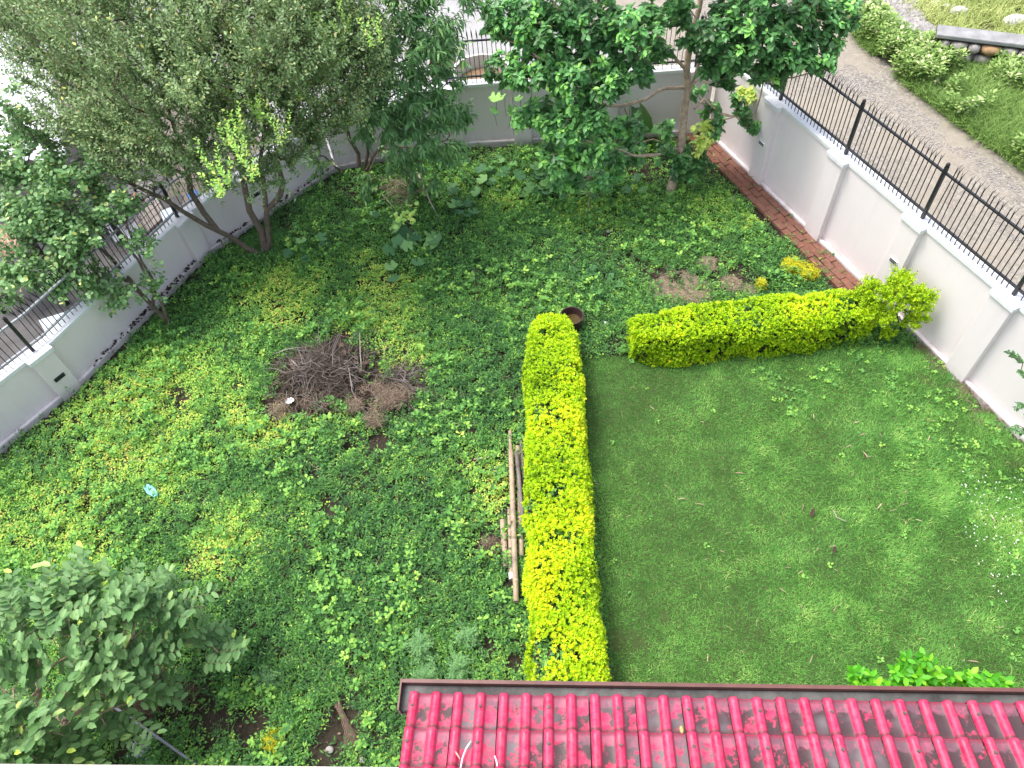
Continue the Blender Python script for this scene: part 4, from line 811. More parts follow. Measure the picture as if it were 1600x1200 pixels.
cl = [(770+random.uniform(-6, 6), 145, 1.4), (800, 130, 1.5), (790, 150, 1.4), (815, 150, 1.4), (800, 165, 1.3), (795, 175, 1.2), (770, 168, 1.25), (815, 178, 1.1), (830, 155, 1.4), (780, 120, 1.6), (812, 115, 1.6), (795, 100, 1.8), (845, 200, 1.2), (870, 240, .9), (885, 255, .8), (870, 270, .7), (865, 225, 1), (890, 230, 1), (855, 250, .8), (900, 265, .7), (870, 285, .5), (860, 278, .6), (920, 220, 1.0), (985, 160, 1.4), (1000, 175, 1.3), (985, 185, 1.2), (1005, 190, 1.1), (990, 200, 1.1), (965, 245, .8), (968, 260, .7), (955, 230, .9), (975, 215, 1.0), (940, 240, .8), (830, 130, 1.6), (850, 100, 1.9), (840, 70, 2.2), (810, 60, 2.3), (780, 80, 2.1), (860, 130, 1.7)]
squash('climbing_vine', cl, 'bright lobed-leaf creeper hanging in the left side of the broad-leaved tree', .13, .19, mat=leafmat('creeper_leaf', [(0, (54, 104, 44)), (.6, (82, 142, 52)), (1, (130, 180, 66))], .5, .35), droop=(-.9, -.1))
# sapling with yellow leaves
b0 = U(638, 402); r_ = empty('sapling', b0, 'thin dark-stemmed sapling with a tuft of yellow-green leaves above squash leaves', 'sapling')
MB().tube([b0, U(640, 370, .25), U(643, 345, .5)], [.008, .006, .004], 6).build('stem', M_twig, r_)
o0 = np.array([U(636+random.gauss(0, 9), 338+random.gauss(0, 8), .45) for _ in range(40)]); foliage(r_, ROUND, ROUNDF, o0, rdir(40, -.3, .5), rng.uniform(.06, .1, 40), rng.uniform(.2, 1, 40), L_bright, .5, .95, 40)
# banana-like plant at the corner
b0 = U(1000, 232); r_ = empty('broad_leaf_plant', b0, 'plant with huge paddle leaves half hidden behind the tree trunk', 'plant')
PAD, PADF = leaf_template([(0, .03), (.12, .17), (.35, .24), (.6, .22), (.85, .13), (1, .01)], .35, .25)
MB().tube([b0, b0+[0, 0, .35]], [.04, .03], 8).build('stem', L_stem, r_, smooth=True)
for px, py, z, dx, dy, dz, k, ti in [(1000, 205, .35, .1, -.1, .9, .75, .2), (990, 215, .3, -.5, -.2, .75, .6, .6), (1005, 222, .3, -.6, -.6, .35, .5, .2), (1010, 215, .3, .7, -.5, .5, .55, .4), (1010, 222, .3, -.1, .5, .8, .55, .1)]:
    d = np.array([dx, dy, dz]); me = mesh_data('leaf', PAD, PADF, L_broad, np.full(len(PAD), ti), smooth=True); o = bpy.data.objects.new('leaf', me); link(o, r_)
    Mm = Matrix([list(x) for x in frames(d[None]/np.linalg.norm(d))[0]*k]).to_4x4(); Mm.translation = Vector((0, 0, .3)); o.matrix_basis = Mm
# marigold clumps
def pinnate(root, c, k, h, r, mat):
    n = k; d = rdir(n, .05, .9); st = c+np.column_stack([rng.normal(0, r*.3, (n, 2)), rng.uniform(.3, 1, n)*h]); nl_ = 18; tw, LP, LD = shoots(st, d, rng.uniform(.08, .15, n), nl_, 3, .002, (0, 0, -.15))
    sg = np.tile(np.where(np.arange(nl_) % 2, 1, -1), n); Mx = frames(LD); Dv = unit(Mx[:, :, 1]*sg[:, None]*.85+LD*.5); m_ = len(LP)
    V, Fc = inst(TINY, TINYF, LP, frames(Dv), np.stack([rng.uniform(.022, .04, m_), rng.uniform(.010, .016, m_), np.full(m_, .02)], 1)); o = obj('foliage', mesh_data('foliage', V, Fc, mat, rep(np.clip(rng.normal(.5, .2, m_), 0, 1), TINY)), root); o['kind'] = 'stuff'
    mb = MB()
    for q in range(6): e = st[q]; mb.tube([c+[rng.normal(0, .01), rng.normal(0, .01), 0], e], [.005, .003], 5)
    mb.build('stems', L_stem, root)['kind'] = 'stuff'
for px, py, h_, k, l_ in [(662, 1000, .35, 44, 'feathery marigold clump nearest the far left corner of the tiled roof'), (672, 1045, .3, 30, 'feathery marigold low beside the gutter corner'), (722, 1035, .32, 40, 'feathery marigold just right of the small yellow spray'), (735, 985, .3, 34, 'feathery marigold farthest from the gutter, in the right of the clumps'), (432, 1050, .25, 26, 'lone feathery plant in the weeds above the dry bundle')]:
    b0 = U(px, py+20); pinnate(empty('marigold_plant', b0, l_, 'plant', 'feathery marigold plants'), b0, k, h_, .16, L_marigold)
# bright shrub below the gutter, right
b0 = U(1450, 1110); r_ = empty('shrub', b0, 'low shrub with bright green pointed leaves peeping up behind the roof gutter', 'shrub')
A = np.array([U(px, py, z) for px, py, z in [(1335, 1050, .5), (1352, 1062, .45), (1415, 1042, .7), (1425, 1050, .65), (1440, 1040, .75), (1450, 1055, .6), (1395, 1055, .6), (1385, 1068, .5), (1470, 1058, .6), (1480, 1065, .5), (1512, 1058, .55), (1505, 1068, .5), (1540, 1060, .5), (1535, 1072, .45), (1560, 1070, .4), (1430, 1070, .5), (1455, 1072, .5), (1365, 1075, .4), (1345, 1080, .4), (1410, 1070, .5), (1490, 1078, .4), (1555, 1080, .3), (1400, 1085, .4), (1450, 1090, .4), (1500, 1090, .4), (1340, 1070, .4)]])
pos, par, cnt, tips = grow([[b0, b0+[0, 0, .2]], [b0, U(1370, 1090, .2)], [b0, U(1530, 1090, .2)]], A, .1); o0 = np.repeat(pos[tips], 3, 0)+rng.normal(0, .03, (len(tips)*3, 3)); nl_ = 9
tw, LP, LD = shoots(o0, np.array([0, -.1, 1.0])+rng.normal(0, .3, o0.shape), rng.uniform(.08, .14, len(o0)), nl_, 2, .003); wood(r_, pos, par, cnt, .003, .4, .012, M_twig, extra=tw)
L_shrub = leafmat('shrub_leaf', [(0, (60, 130, 30)), (.6, (90, 170, 36)), (1, (140, 200, 50))], .45, .3, desat=0.0, gain=1.3); foliage(r_, OVAL, OVALF, LP, divergent(LD, .7, nl_, .1), rng.uniform(.06, .10, len(LP)), rng.random(len(LP)), L_shrub, .4, .95, 200)
# branches that lean in from beyond the right edge
b0 = U(1700, 760); r_ = empty('shrub', b0, 'dark pinnate-leaved branches reaching in at the right edge before the pink wall', 'shrub')
A = np.array([U(px, py, z) for px, py, z in [(1586, 560, 1.2), (1598, 568, 1.2), (1605, 590, 1.2), (1592, 665, 1.0), (1605, 672, 1.0), (1615, 650, 1.1), (1640, 600, 1.3), (1650, 640, 1.2), (1600, 632, 1.1)]])
pos, par, cnt, tips = grow([[b0, U(1690, 700, .6), U(1680, 650, 1.0)]], A, .1); o0 = np.repeat(pos[tips], 2, 0); nl_ = 12
tw, LP, LD = shoots(o0, unit(o0-U(1680, 640, 1.1))+rng.normal(0, .3, o0.shape), rng.uniform(.08, .14, len(o0)), nl_, 2, .003); wood(r_, pos, par, cnt, .004, .4, .015, M_twig, extra=tw)
sg = np.tile(np.where(np.arange(nl_) % 2, 1, -1), len(o0)); Dv = unit(frames(LD)[:, :, 1]*sg[:, None]+LD*.5); foliage(r_, OVAL, OVALF, LP, Dv, rng.uniform(.03, .05, len(LP)), rng.uniform(.1, .6, len(LP)), L_broad, .4, .9)
# ================================================================== verge, field, rubble, stone wall
def grassfield(nm, poly, n, lo, hi, w_, t0, mat, lab, seed, th=.35):
    P_ = scatter(poly, n); pn = fnoise(P_[:, 0], P_[:, 1], 1.1, seed); keep = pn > th; P_ = P_[keep]; pn = pn[keep]; n = len(P_); d = rdir(n, .35, 1); hh = rng.uniform(lo, hi, n)*(.5+pn)
    V, Fc = inst(BLADE2, BLADE2F, np.column_stack([P_, np.zeros(n)]), frames(d), np.stack([hh, np.full(n, w_), hh], 1)); tag(obj(nm, mesh_data(nm, V, Fc, mat, rep(np.clip(t0+(pn-.5)*.5+rng.normal(0, .13, n), 0, 1), BLADE2))), lab, 'grass', kind='stuff')
v1 = [U(1330, 52)[:2], U(1340, 66)[:2], U(1380, 104)[:2], U(1415, 136)[:2], U(1460, 170)[:2], U(1495, 196)[:2], U(1550, 235)[:2], U(1600, 270)[:2], U(1700, 345)[:2], U(1700, 108)[:2], U(1600, 92)[:2], U(1478, 92)[:2], U(1425, 80)[:2], U(1385, 55)[:2], U(1360, 20)[:2]]
L_verge = leafmat('verge_grass', [(0, (74, 104, 44)), (.5, (112, 146, 62)), (.85, (150, 174, 92)), (1, (196, 200, 150))], .6, .2)
grassfield('verge_grass', v1, 42000, .16, .42, .013, .42, L_verge, 'tall green grass on the verge between the road and the stone wall', 81, th=.22)
P_ = scatter(v1, 8000); pn = fnoise(P_[:, 0], P_[:, 1], 1.4, 83); P_ = P_[pn > .45]; n = len(P_); k = 7; d = rdir(n*k, -.1, .8); o0 = np.repeat(np.column_stack([P_, rng.uniform(.1, .4, n)]), k, 0)+d*.05
V, Fc = inst(TINY, TINYF, o0, frames(d), rng.uniform(.05, .09, n*k)); tag(obj('verge_weeds', mesh_data('verge_weeds', V, Fc, L_verge, rep(np.clip(np.repeat(rng.normal(.5, .25, n), k)+rng.normal(0, .1, n*k), 0, 1), TINY))), 'leafy weeds mixed into the roadside grass', 'weeds', kind='stuff')
L_field = leafmat('field_grass', [(0, (112, 128, 66)), (.5, (150, 164, 84)), (1, (190, 186, 130))], .6, .2)
v2 = [U(1400, 10)[:2], U(1475, 60)[:2], U(1640, 78)[:2], U(1750, 60)[:2], U(1800, -160)[:2], U(1400, -160)[:2]]
grassfield('field_grass', v2, 36000, .1, .3, .016, .5, L_field, 'yellowish rough grass of the field beyond the stone wall', 85, .38)
M_stone = plain('rubble_stone', (.33, .31, .30), .9, .15, .35, 7, .4); M_rock = plain('pale_rock', (.52, .50, .47), .9, .15, .2, 5, .6)
def rocks(nm, P_, s0, s1, z, mat, lab, cat):
    n = len(P_); V0 = ICO*(1+.25*(rng.random((12, 1))-.5)); s_ = rng.uniform(s0, s1, n)
    V, Fc = inst(V0, ICOF, np.column_stack([P_, z+np.zeros(n)]), frames(rdir(n)), np.stack([s_, s_*rng.uniform(.6, 1, n), s_*rng.uniform(.4, .8, n)], 1)); return tag(obj(nm, mesh_data(nm, V, Fc, mat, None)), lab, cat, kind='stuff')
rb = [U(1330, -60)[:2], U(1375, 20)[:2], U(1400, 45)[:2], U(1460, 85)[:2], U(1480, 70)[:2], U(1450, 45)[:2], U(1400, -30)[:2]]
P_ = scatter(rb, 1900); rocks('rubble', P_, .03, .09, .06, M_stone, 'spill of loose grey and pink rubble between the road and the stone wall', 'rubble')
P_ = scatter([U(1250, 100)[:2], U(1330, 100)[:2], U(1500, 215)[:2], U(1600, 290)[:2], U(1600, 400)[:2], U(1400, 180)[:2]], 2600); pn = fnoise(P_[:, 0], P_[:, 1], 1.2, 91); dpe = P_[pn > .5]
rocks('pebbles', dpe, .006, .018, -.008, M_stone, 'loose pebbles scattered over the gravel road', 'pebbles')
for px, py, s_, l_ in [(1480, 14, .3, 'pale weathered boulder in the field grass, leftmost of the large ones'), (1495, 22, .36, 'long slanting pale boulder in the middle of the field'), (1585, 38, .48, 'large white boulder at the right edge of the field'), (1548, 58, .22, 'small rounded boulder just behind the wall top'), (1460, 10, .28, 'low pale boulder at the top of the field near the rubble'), (1375, 62, .25, 'grey stone in the greenery at the rubble foot')]:
    p = U(px, py); V0 = ICO*(1+.35*(rng.random((12, 1))-.5)); o = MB().add(V0*np.array([s_*.7, s_*.4, s_*.35])+p+[0, 0, s_*.12], [tuple(f) for f in ICOF]).build('boulder', M_rock)
    tag(o, l_, 'boulder', 'boulders beyond the road'); md = o.modifiers.new('s', 'SUBSURF'); md.levels = 1; md.render_levels = 2
    tx = bpy.data.textures.new('rough', 'CLOUDS'); tx.noise_scale = .12; dm = o.modifiers.new('d', 'DISPLACE'); dm.texture = tx; dm.strength = .06
# stone retaining wall
wA, wB = U(1462, 60, .5), U(1625, 80, .5); dW = (wB-wA); LWt = np.linalg.norm(dW); dW = dW/LWt; nW = np.array([dW[1], -dW[0], 0]); nW = nW if nW[1] < 0 else -nW
r_ = empty('stone_wall', (*wA[:2], 0), 'rough stone wall capped with grey concrete beyond the verge', 'wall')
M_conc = plain('grey_concrete', (.27, .27, .27), .9, .15, .3, 5, .6); ax = np.array([dW, -nW, [0, 0, 1.]])
MB().box((wA+wB)/2-nW*.2+[0, 0, .03], (LWt, .36, .07), ax).build('concrete_cap', M_conc, r_, bevel=.015)
MB().box((wA+wB)/2-nW*.25-[0, 0, .3], (LWt-.02, .34, .56), ax).build('mortar', M_soil, r_)
vst = [plain('wall_stone', c_, .9, .15, .3, 8, .5) for c_ in ((.40, .26, .14), (.36, .27, .18), (.28, .26, .24))]
mes = []
for q in range(5):
    V0 = ICO*(1+.3*(rng.random((12, 1))-.5)); V0 = np.sign(V0)*np.abs(V0)**.7*.55; mes.append([mesh_data('stone', V0, ICOF, random.choice(vst)) for _ in range(2)])
for row in range(3):
    x = .1
    while x < LWt-.1:
        w_ = random.uniform(.16, .34); p = wA+dW*(x+w_/2)+nW*-.06-[0, 0, .12+row*.18]; o = bpy.data.objects.new('stone', random.choice(random.choice(mes))); link(o, r_)
        Mm = Matrix([list(q) for q in (ax.T*np.array([w_*.95, .2, .17]))]).to_4x4(); Mm.translation = Vector(p)-r_.location; o.matrix_basis = Mm; x += w_
# ================================================================== things outside back and left
M_tub = plain('old_concrete', (.55, .53, .49), .85, .2, .12, 6, .3); M_mud = plain('muddy_water', (.22, .15, .09), .2, .5, .3, 3, .1)
p = U(752, 112, .55); r_ = empty('concrete_tub', (p[0], p[1], 0), 'round grey concrete tub with brown water behind the back railing', 'tub')
pc = (p[0], p[1], 0)
MB().lathe(pc, [(.50, -.02), (.50, .55), (.53, .56), (.53, .60), (.47, .60), (.46, .2), (.0, .2)], 48).build('shell', M_tub, r_, smooth=False)
MB().lathe(pc, [(.458, .36), (.0, .36)], 48).build('water', M_mud, r_)
p = U(690, 92, .3); r_ = tag(MB().lathe((p[0], p[1], 0), [(.0, .02), (.16, .02), (.24, .22), (.26, .22), (.25, .25), (.22, .24), (.14, .06), (0, .06)], 24).build('basin', plain('clay_brown', (.24, .13, .09), .7, .3, .2, 8, .1), smooth=True), 'brown basin on the pale yard left of the round tub', 'basin')
p = U(735, 146, .35); r_ = tag(MB().prism([(p[0]-.32, p[1]-.1), (p[0]+.3, p[1]-.1), (p[0]+.3, p[1]+.12), (p[0]-.32, p[1]+.12)], 0, .35).build('stone_block', plain('cream_stone', (.62, .56, .46), .9, .15, .12, 6, .3), bevel=.02), 'cream block wedged between the back wall and the tub', 'block')
# neighbouring shed roof, white sheets and lane clutter on the left
def corr(nm, quad, z, mat, lab, cat, pitch=.09, amp=.018, posts=True):
    a, b_, c_, d_ = [U(*q, z) for q in quad]; root = empty(nm, (*a[:2], 0), lab, cat); n = int(np.linalg.norm(b_-a)/pitch*4); V = []; 
    for i in range(n+1):
        t_ = i/n; zz = amp*math.sin(i*math.pi/2); V += [a+(b_-a)*t_+[0, 0, zz], d_+(c_-d_)*t_+[0, 0, zz]]
    V = np.array(V); Fq = np.array([[2*i, 2*i+2, 2*i+3, 2*i+1] for i in range(n)]); o = obj('roof_sheet', mesh_data('roof_sheet', V, Fq, mat), root); md = o.modifiers.new('s', 'SOLIDIFY'); md.thickness = .004
    if posts:
        for q in (a, b_, c_, d_): MB().tube([(q[0]*.99, q[1], -.02), (q[0]*.99, q[1], z-.02)], .035, 8).build('post', M_iron, root)
M_tin = plain('new_tin', (.80, .82, .85), .32, .5, .05, 4, .05)
corr('shed', [(-160, 30), (72, 60), (105, 250), (-160, 250)], 1.6, M_tin, 'shed roof of bright white metal sheets beyond the left wall', 'shed', .16, .012)
corr('rusty_shed', [(-70, 345), (24, 352), (38, 398), (-70, 412)], 1.0, plain('rusty_tin', (.42, .27, .20), .8, .2, .5, 7, .2), 'low rusty corrugated sheet roof beside the dark lane', 'shed', .09, .018)
M_blue = plain('pale_blue_sheet', (.55, .62, .70), .6, .3, .1, 6, .1)
def slab(nm, pts, z, th, mat, lab, cat, grp=None): return tag(MB().prism([tuple(U(*p, z)[:2]) for p in pts], z-th, z).build(nm, mat, bevel=.004), lab, cat, grp)
slab('tarpaulin', [(60, 500), (130, 478), (150, 500), (85, 545)], .05, .02, M_blue, 'pale blue sheet on the ground behind the left railing', 'sheet')
M_pv = plain('paving', (.34, .30, .27), .9, .1, .3, 6, .4); M_path = plain('pale_path', (.50, .51, .52), .9, .1, .15, 5, .3)
r_ = empty('paving_patch', U(240, 340), 'patch of brownish paving stones seen through the railing beside the small pale path', 'paving')
e0, e1, e2 = U(225, 372), U(262, 338), U(205, 335); n1 = (e1-e0)/5; n2 = (e2-e0)/4
for i in range(5):
    for j in range(4):
        if (i, j) in ((4, 3), (0, 3)): continue
        q = e0+n1*(i+.5)+n2*(j+.5)
        MB().box(q+[0, 0, .02], (np.linalg.norm(n1)*.94, np.linalg.norm(n2)*.92, .05), np.array([n1/np.linalg.norm(n1), n2/np.linalg.norm(n2), [0, 0, 1.]])).build('paving_stone', M_pv, r_, bevel=.008)
slab('small_path', [(180, 378), (225, 360), (215, 335), (160, 345)], .03, .03, M_path, 'pale', 'path')
bpy.data.objects['small_path']['kind'] = 'structure'; del bpy.data.objects['small_path']['label']; del bpy.data.objects['small_path']['category']
P_ = U(185, 318)[:2]+rng.normal(0, .28, (220, 2)); rocks('rubble', P_, .04, .11, .04, M_stone, 'small heap of grey stones beyond the left railing', 'rubble')
tag(MB().lathe(U(194, 323, .12), [(0, 0), (.06, 0), (.09, .06), (.08, .06), (.05, .012), (0, .012)], 16).build('bowl', plain('red_plastic', (.55, .05, .07), .4, .4, .1, 8, 0), smooth=True), 'small red bowl lying on the stone heap behind the left railing', 'bowl')
bo = empty('bottle', U(222, 322), 'dark bottle with an orange cap standing behind the left railing', 'bottle'); q = U(222, 322)
MB().lathe(q, [(0, 0), (.05, 0), (.05, .16), (.02, .21), (.02, .24)], 14).build('body', plain('dark_blue', (.02, .025, .05), .3, .5, .1, 8, 0), bo, smooth=True)
MB().lathe(q, [(.024, .225), (.026, .26), (0, .262)], 12).build('cap', plain('orange', (.75, .22, .03), .4, .4, .1, 8, 0), bo)
slab('white_sheet', [(205, 385), (222, 376), (212, 362), (198, 370)], .06, .02, M_white, 'white board lying at the foot of the left wall outside', 'board')
slab('white_sheet', [(255, 345), (278, 335), (270, 322), (250, 330)], .08, .02, M_blue, 'pale board beside the brownish paving stones', 'board')
slab('blue_drum', [(296, 312), (312, 303), (306, 296), (292, 303)], .25, .25, plain('blue_plastic', (.03, .18, .45), .4, .4, .1, 8, 0), 'blue plastic crate glimpsed between the stems of the many-stemmed tree', 'crate')
slab('white_pallet', [(300, 60+180), (330, 236), (325, 220), (298, 226)], .5, .5, M_white, 'white box shape glimpsed through the crown of the many-stemmed tree', 'box')
# ================================================================== garden objects
p = U(893, 497, .28); r_ = empty('bucket', (p[0], p[1], .05), 'dark maroon bucket holding brown water, tucked behind the long hedge end', 'bucket')
M_bkt = plain('maroon_plastic', (.055, .028, .028), .5, .35, .3, 10, .1); pc = (p[0], p[1], .05)
MB().lathe(pc, [(0, 0), (.115, 0), (.152, .26), (.162, .265), (.162, .285), (.148, .285), (.112, .02), (0, .02)], 32).build('shell', M_bkt, r_, smooth=False)
MB().lathe(pc, [(.139, .17), (0, .17)], 32).build('water', plain('brown_water', (.07, .048, .016), .12, .5, .4, 6, .05), r_)
M_bam = None
def bamboo(): 
    m, t, b = newmat('bamboo', .6, .3); f = noise(t, 14, 5, .7, 'World'); r = N(t, 'ShaderNodeObjectInfo')
    c = ramp(t, f, [(.3, (.30, .22, .16)), (.7, (.48, .37, .27))]); c = mix(t, ramp(t, noise(t, 3, 4, .7, 'World'), [(.55, (0, 0, 0)), (.7, (.6, .6, .6))]), c, (.20, .16, .14)); t.links.new(c, b.inputs['Base Color']); return m
M_bam = bamboo(); M_bamd = plain('weathered_bamboo', (.18, .155, .15), .75, .2, .3, 10, .2)
def pole(p0, p1, r, mat, lab):
    a, b_ = U(*p0), U(*p1); L = np.linalg.norm(b_-a); d = (b_-a)/L; k = max(2, int(L/.22)); pts = []; rad = []
    for i in range(k):
        for t_, rr in ((.02, r*.95), (.5, r*.96), (.95, r*.96), (.97, r*1.14), (1.0, r*1.02)):
            if i == k-1 and t_ > .95: continue
            pts.append(a+d*L*(i+t_)/k+(0 if mat is None else rng.normal(0, .001, 3))); rad.append(rr)
    o = MB().tube(pts, rad, 12, cap=False).build('bamboo_pole', mat, smooth=True); tag(o, lab, 'pole', 'bamboo poles beside the long hedge')
    md = o.modifiers.new('s', 'SOLIDIFY'); md.thickness = .006; md.offset = -1
pole((798, 703, .24), (807, 942, .2), .033, M_bam, 'longest pale bamboo pole, on top of the stack, reaching furthest towards the roof')
pole((797, 673, .15), (801, 790, .15), .024, M_bam, 'thin pale bamboo pole poking out furthest at the far end of the stack')
pole((809, 697, .15), (815, 872, .15), .03, M_bam, 'bamboo pole with a light cut end just right of the longest one')
pole((807, 706, .22), (818, 822, .22), .026, M_bamd, 'grey weathered bamboo pole slanting across the pale ones towards the hedge')
pole((796, 795, .16), (799, 908, .15), .027, M_bam, 'short pale bamboo pole with a white ring near its lower end')
pole((785, 812, .14), (791, 888, .12), .034, M_bam, 'thick short bamboo pole lying apart, leftmost beside the dead grass')
pole((814, 686, .14), (821, 810, .14), .022, M_bamd, 'thin dark bamboo pole half under the hedge edge')
a = U(799.0, 898, .152); tag(MB().tube([a+[0, .02, 0], a-[0, .05, 0]], .0315, 12).build('tape_band', M_white, smooth=True), 'white tape band near the lower end of a short bamboo pole', 'tape')
p = [U(740, 718, .1), U(757, 715, .12), U(776, 712, .1)]; tag(MB().tube(p, [.006, .015, .012], 8).build('split_wood', M_pale, smooth=True), 'single pale piece of split wood lying alone in the weeds left of the bamboo', 'wood')
# blue scrap, white scrap
M_cyan = plain('cyan_plastic', (.22, .60, .66), .45, .4, .2, 30, .2)
def crumple(nm, cx, cy, z, w_, l_, ang, mat, lab, cat):
    c = U(cx, cy, z); n = 9; V = []
    for i in range(n):
        for j in range(n):
            u_, v_ = i/(n-1)-.5, j/(n-1)-.5; x = u_*l_; y = v_*w_*(1-1.1*u_*u_*2); zz = .012*math.sin(u_*19+v_*7)+.01*random.random()+.02*(abs(v_)); V.append(c+[x*math.cos(ang)-y*math.sin(ang), x*math.sin(ang)+y*math.cos(ang), zz])
    Fq = [(i*n+j, (i+1)*n+j, (i+1)*n+j+1, i*n+j+1) for i in range(n-1) for j in range(n-1)]; o = MB().add(V, Fq).build(nm, mat, smooth=True); md = o.modifiers.new('s', 'SOLIDIFY'); md.thickness = .004; return tag(o, lab, cat)
crumple('plastic_scrap', 236, 767, .12, .10, .24, -.75, M_cyan, 'crumpled light blue plastic scrap lying on the bright weeds', 'plastic')
crumple('plastic_scrap', 453, 627, .2, .09, .11, .3, M_white, 'crumpled white plastic scrap at the left edge of the brush pile', 'plastic')
crumple('plastic_scrap', 945, 505, .1, .035, .05, .3, M_white, 'tiny white scrap on the grass between the bucket and the second hedge', 'plastic')
# pipe, plaster heap, stones
a, b_ = U(178, 1104, .25), U(318, 1203, .12); tag(MB().tube([a, (a+b_)/2, b_], .014, 12).build('pipe', plain('grey_pipe', (.26, .27, .31), .5, .35, .2, 8, .05), smooth=True), 'straight grey pipe sticking out from under the guava bush', 'pipe')
P_ = U(226, 1172)[:2]+rng.normal(0, .05, (420, 2)); rocks('plaster_heap', P_, .008, .024, .06, plain('white_plaster', (.60, .66, .70), .8, .2, .12, 20, .2), 'spilled white plaster crumbs on the dark soil near the pipe', 'plaster')
for px, py, s_, m_, l_ in [(342, 1190, .09, M_pale, 'flat tan stone near the bottom edge between the pipe and the yellow clump'), (518, 1174, .055, M_stone, 'grey rounded stone on bare soil left of the roof corner'), (568, 1190, .05, M_rock, 'pale stone at the bottom edge just left of the roof'), (38, 708, .05, M_rock, 'small pale stone on the soil at the foot of the left wall'), (950, 367, .05, M_stone, 'grey stone in the bare spot beyond the bucket'), (1142, 318, .1, M_rock, 'flat pale stone in the weeds beside the brick strip')]:
    p = U(px, py); V0 = ICO*(1+.3*(rng.random((12, 1))-.5)); o = MB().add(V0*np.array([s_, s_*.85, s_*.5])+p+[0, 0, .07], [tuple(f) for f in ICOF]).build('stone', m_, smooth=True); tag(o, l_, 'stone'); md = o.modifiers.new('s', 'SUBSURF'); md.levels = 1; md.render_levels = 2
# dry bundle (old broom) 
c0, c1 = U(528, 1100, .1), U(560, 1180, .07); n = 260; d0 = unit(c1-c0); Ld = np.linalg.norm(c1-c0)
s0 = c0+rng.normal(0, .012, (n, 3)); e0 = c0+d0*Ld*rng.uniform(.75, 1.05, (n, 1))+rng.normal(0, 1, (n, 3))*np.array([.05, .05, .012]); mid = c0+d0*Ld*.45+rng.normal(0, .012, (n, 3))
V1, F1 = frusta(s0, mid, np.full(n, .002), np.full(n, .002), 3); V2, F2 = frusta(mid, e0, np.full(n, .002), np.full(n, .0012), 3)
tag(obj('straw_bundle', mesh_data('straw_bundle', np.vstack([V1, V2]), np.vstack([F1, F2+len(V1)]), L_dry, np.full(len(V1)+len(V2), .45))), 'tied bundle of dry brown stems on bare soil left of the roof', 'bundle')
# dry leaf blades on the lawn
DL, DLF = leaf_template([(0, .01), (.3, .09), (.7, .08), (1, .005)], .1, .5); dm_ = [mesh_data('dry_leaf', DL, DLF, L_dry, np.full(len(DL), q)) for q in (.7, .85, 1)]
dl = [(1333, 661), (1353, 676), (1374, 676), (1330, 695), (1348, 705), (1362, 714), (1331, 744), (1410, 770), (1378, 786), (1419, 786), (1253, 797), (1306, 800), (1402, 795), (1412, 813), (1441, 815), (1476, 767), (1449, 690), (1461, 658), (1394, 652), (1272, 655), (1280, 856), (1307, 853), (1237, 886), (1256, 891), (1310, 893), (1302, 957), (1410, 934), (1560, 981), (1490, 1006), (1508, 1029), (1530, 1035), (985, 607), (1015, 634), (1100, 660), (1128, 713), (936, 756), (986, 805), (1100, 875), (1124, 860), (1163, 740), (1158, 877), (1085, 787), (1105, 1034), (1547, 805), (1555, 906), (1165, 1020), (1072, 779), (1216, 918), (1252, 952), (1270, 1022)]
for i, (px, py) in enumerate(dl):
    o = bpy.data.objects.new('dry_leaf', random.choice(dm_)); link(o); o.location = U(px, py, .115); o.rotation_euler = (random.gauss(0, .3), random.gauss(0, .15), random.uniform(0, 6.28)); k_ = random.uniform(.05, .12); o.scale = (k_, k_*random.uniform(.45, .8), k_)
    tag(o, 'pale narrow dry leaf lying flat on the mown lawn', 'leaf', 'dry leaves fallen on the lawn')
for px, py, s_, l_ in [(1266, 808, .13, 'dark brown curled leaf on the lawn, in the middle of the dry blades'), (1301, 865, .10, 'crumpled reddish brown leaf on the lawn right of the hedge')]:
    o = bpy.data.objects.new('dead_leaf', mesh_data('dead_leaf', OVAL, OVALF, L_brown, np.full(len(OVAL), .4))); link(o); o.location = U(px, py, .12); o.rotation_euler = (.3, -.2, .9); o.scale = (s_, s_*.7, s_); tag(o, l_, 'leaf')
o = tag(MB().tube([U(1303, 798, .13), U(1307, 808, .13), U(1322, 815, .12)], [.004, .006, .003], 6).build('forked_twig', M_pale), 'pale bent twig lying on the lawn near the dark curled leaf', 'twig')
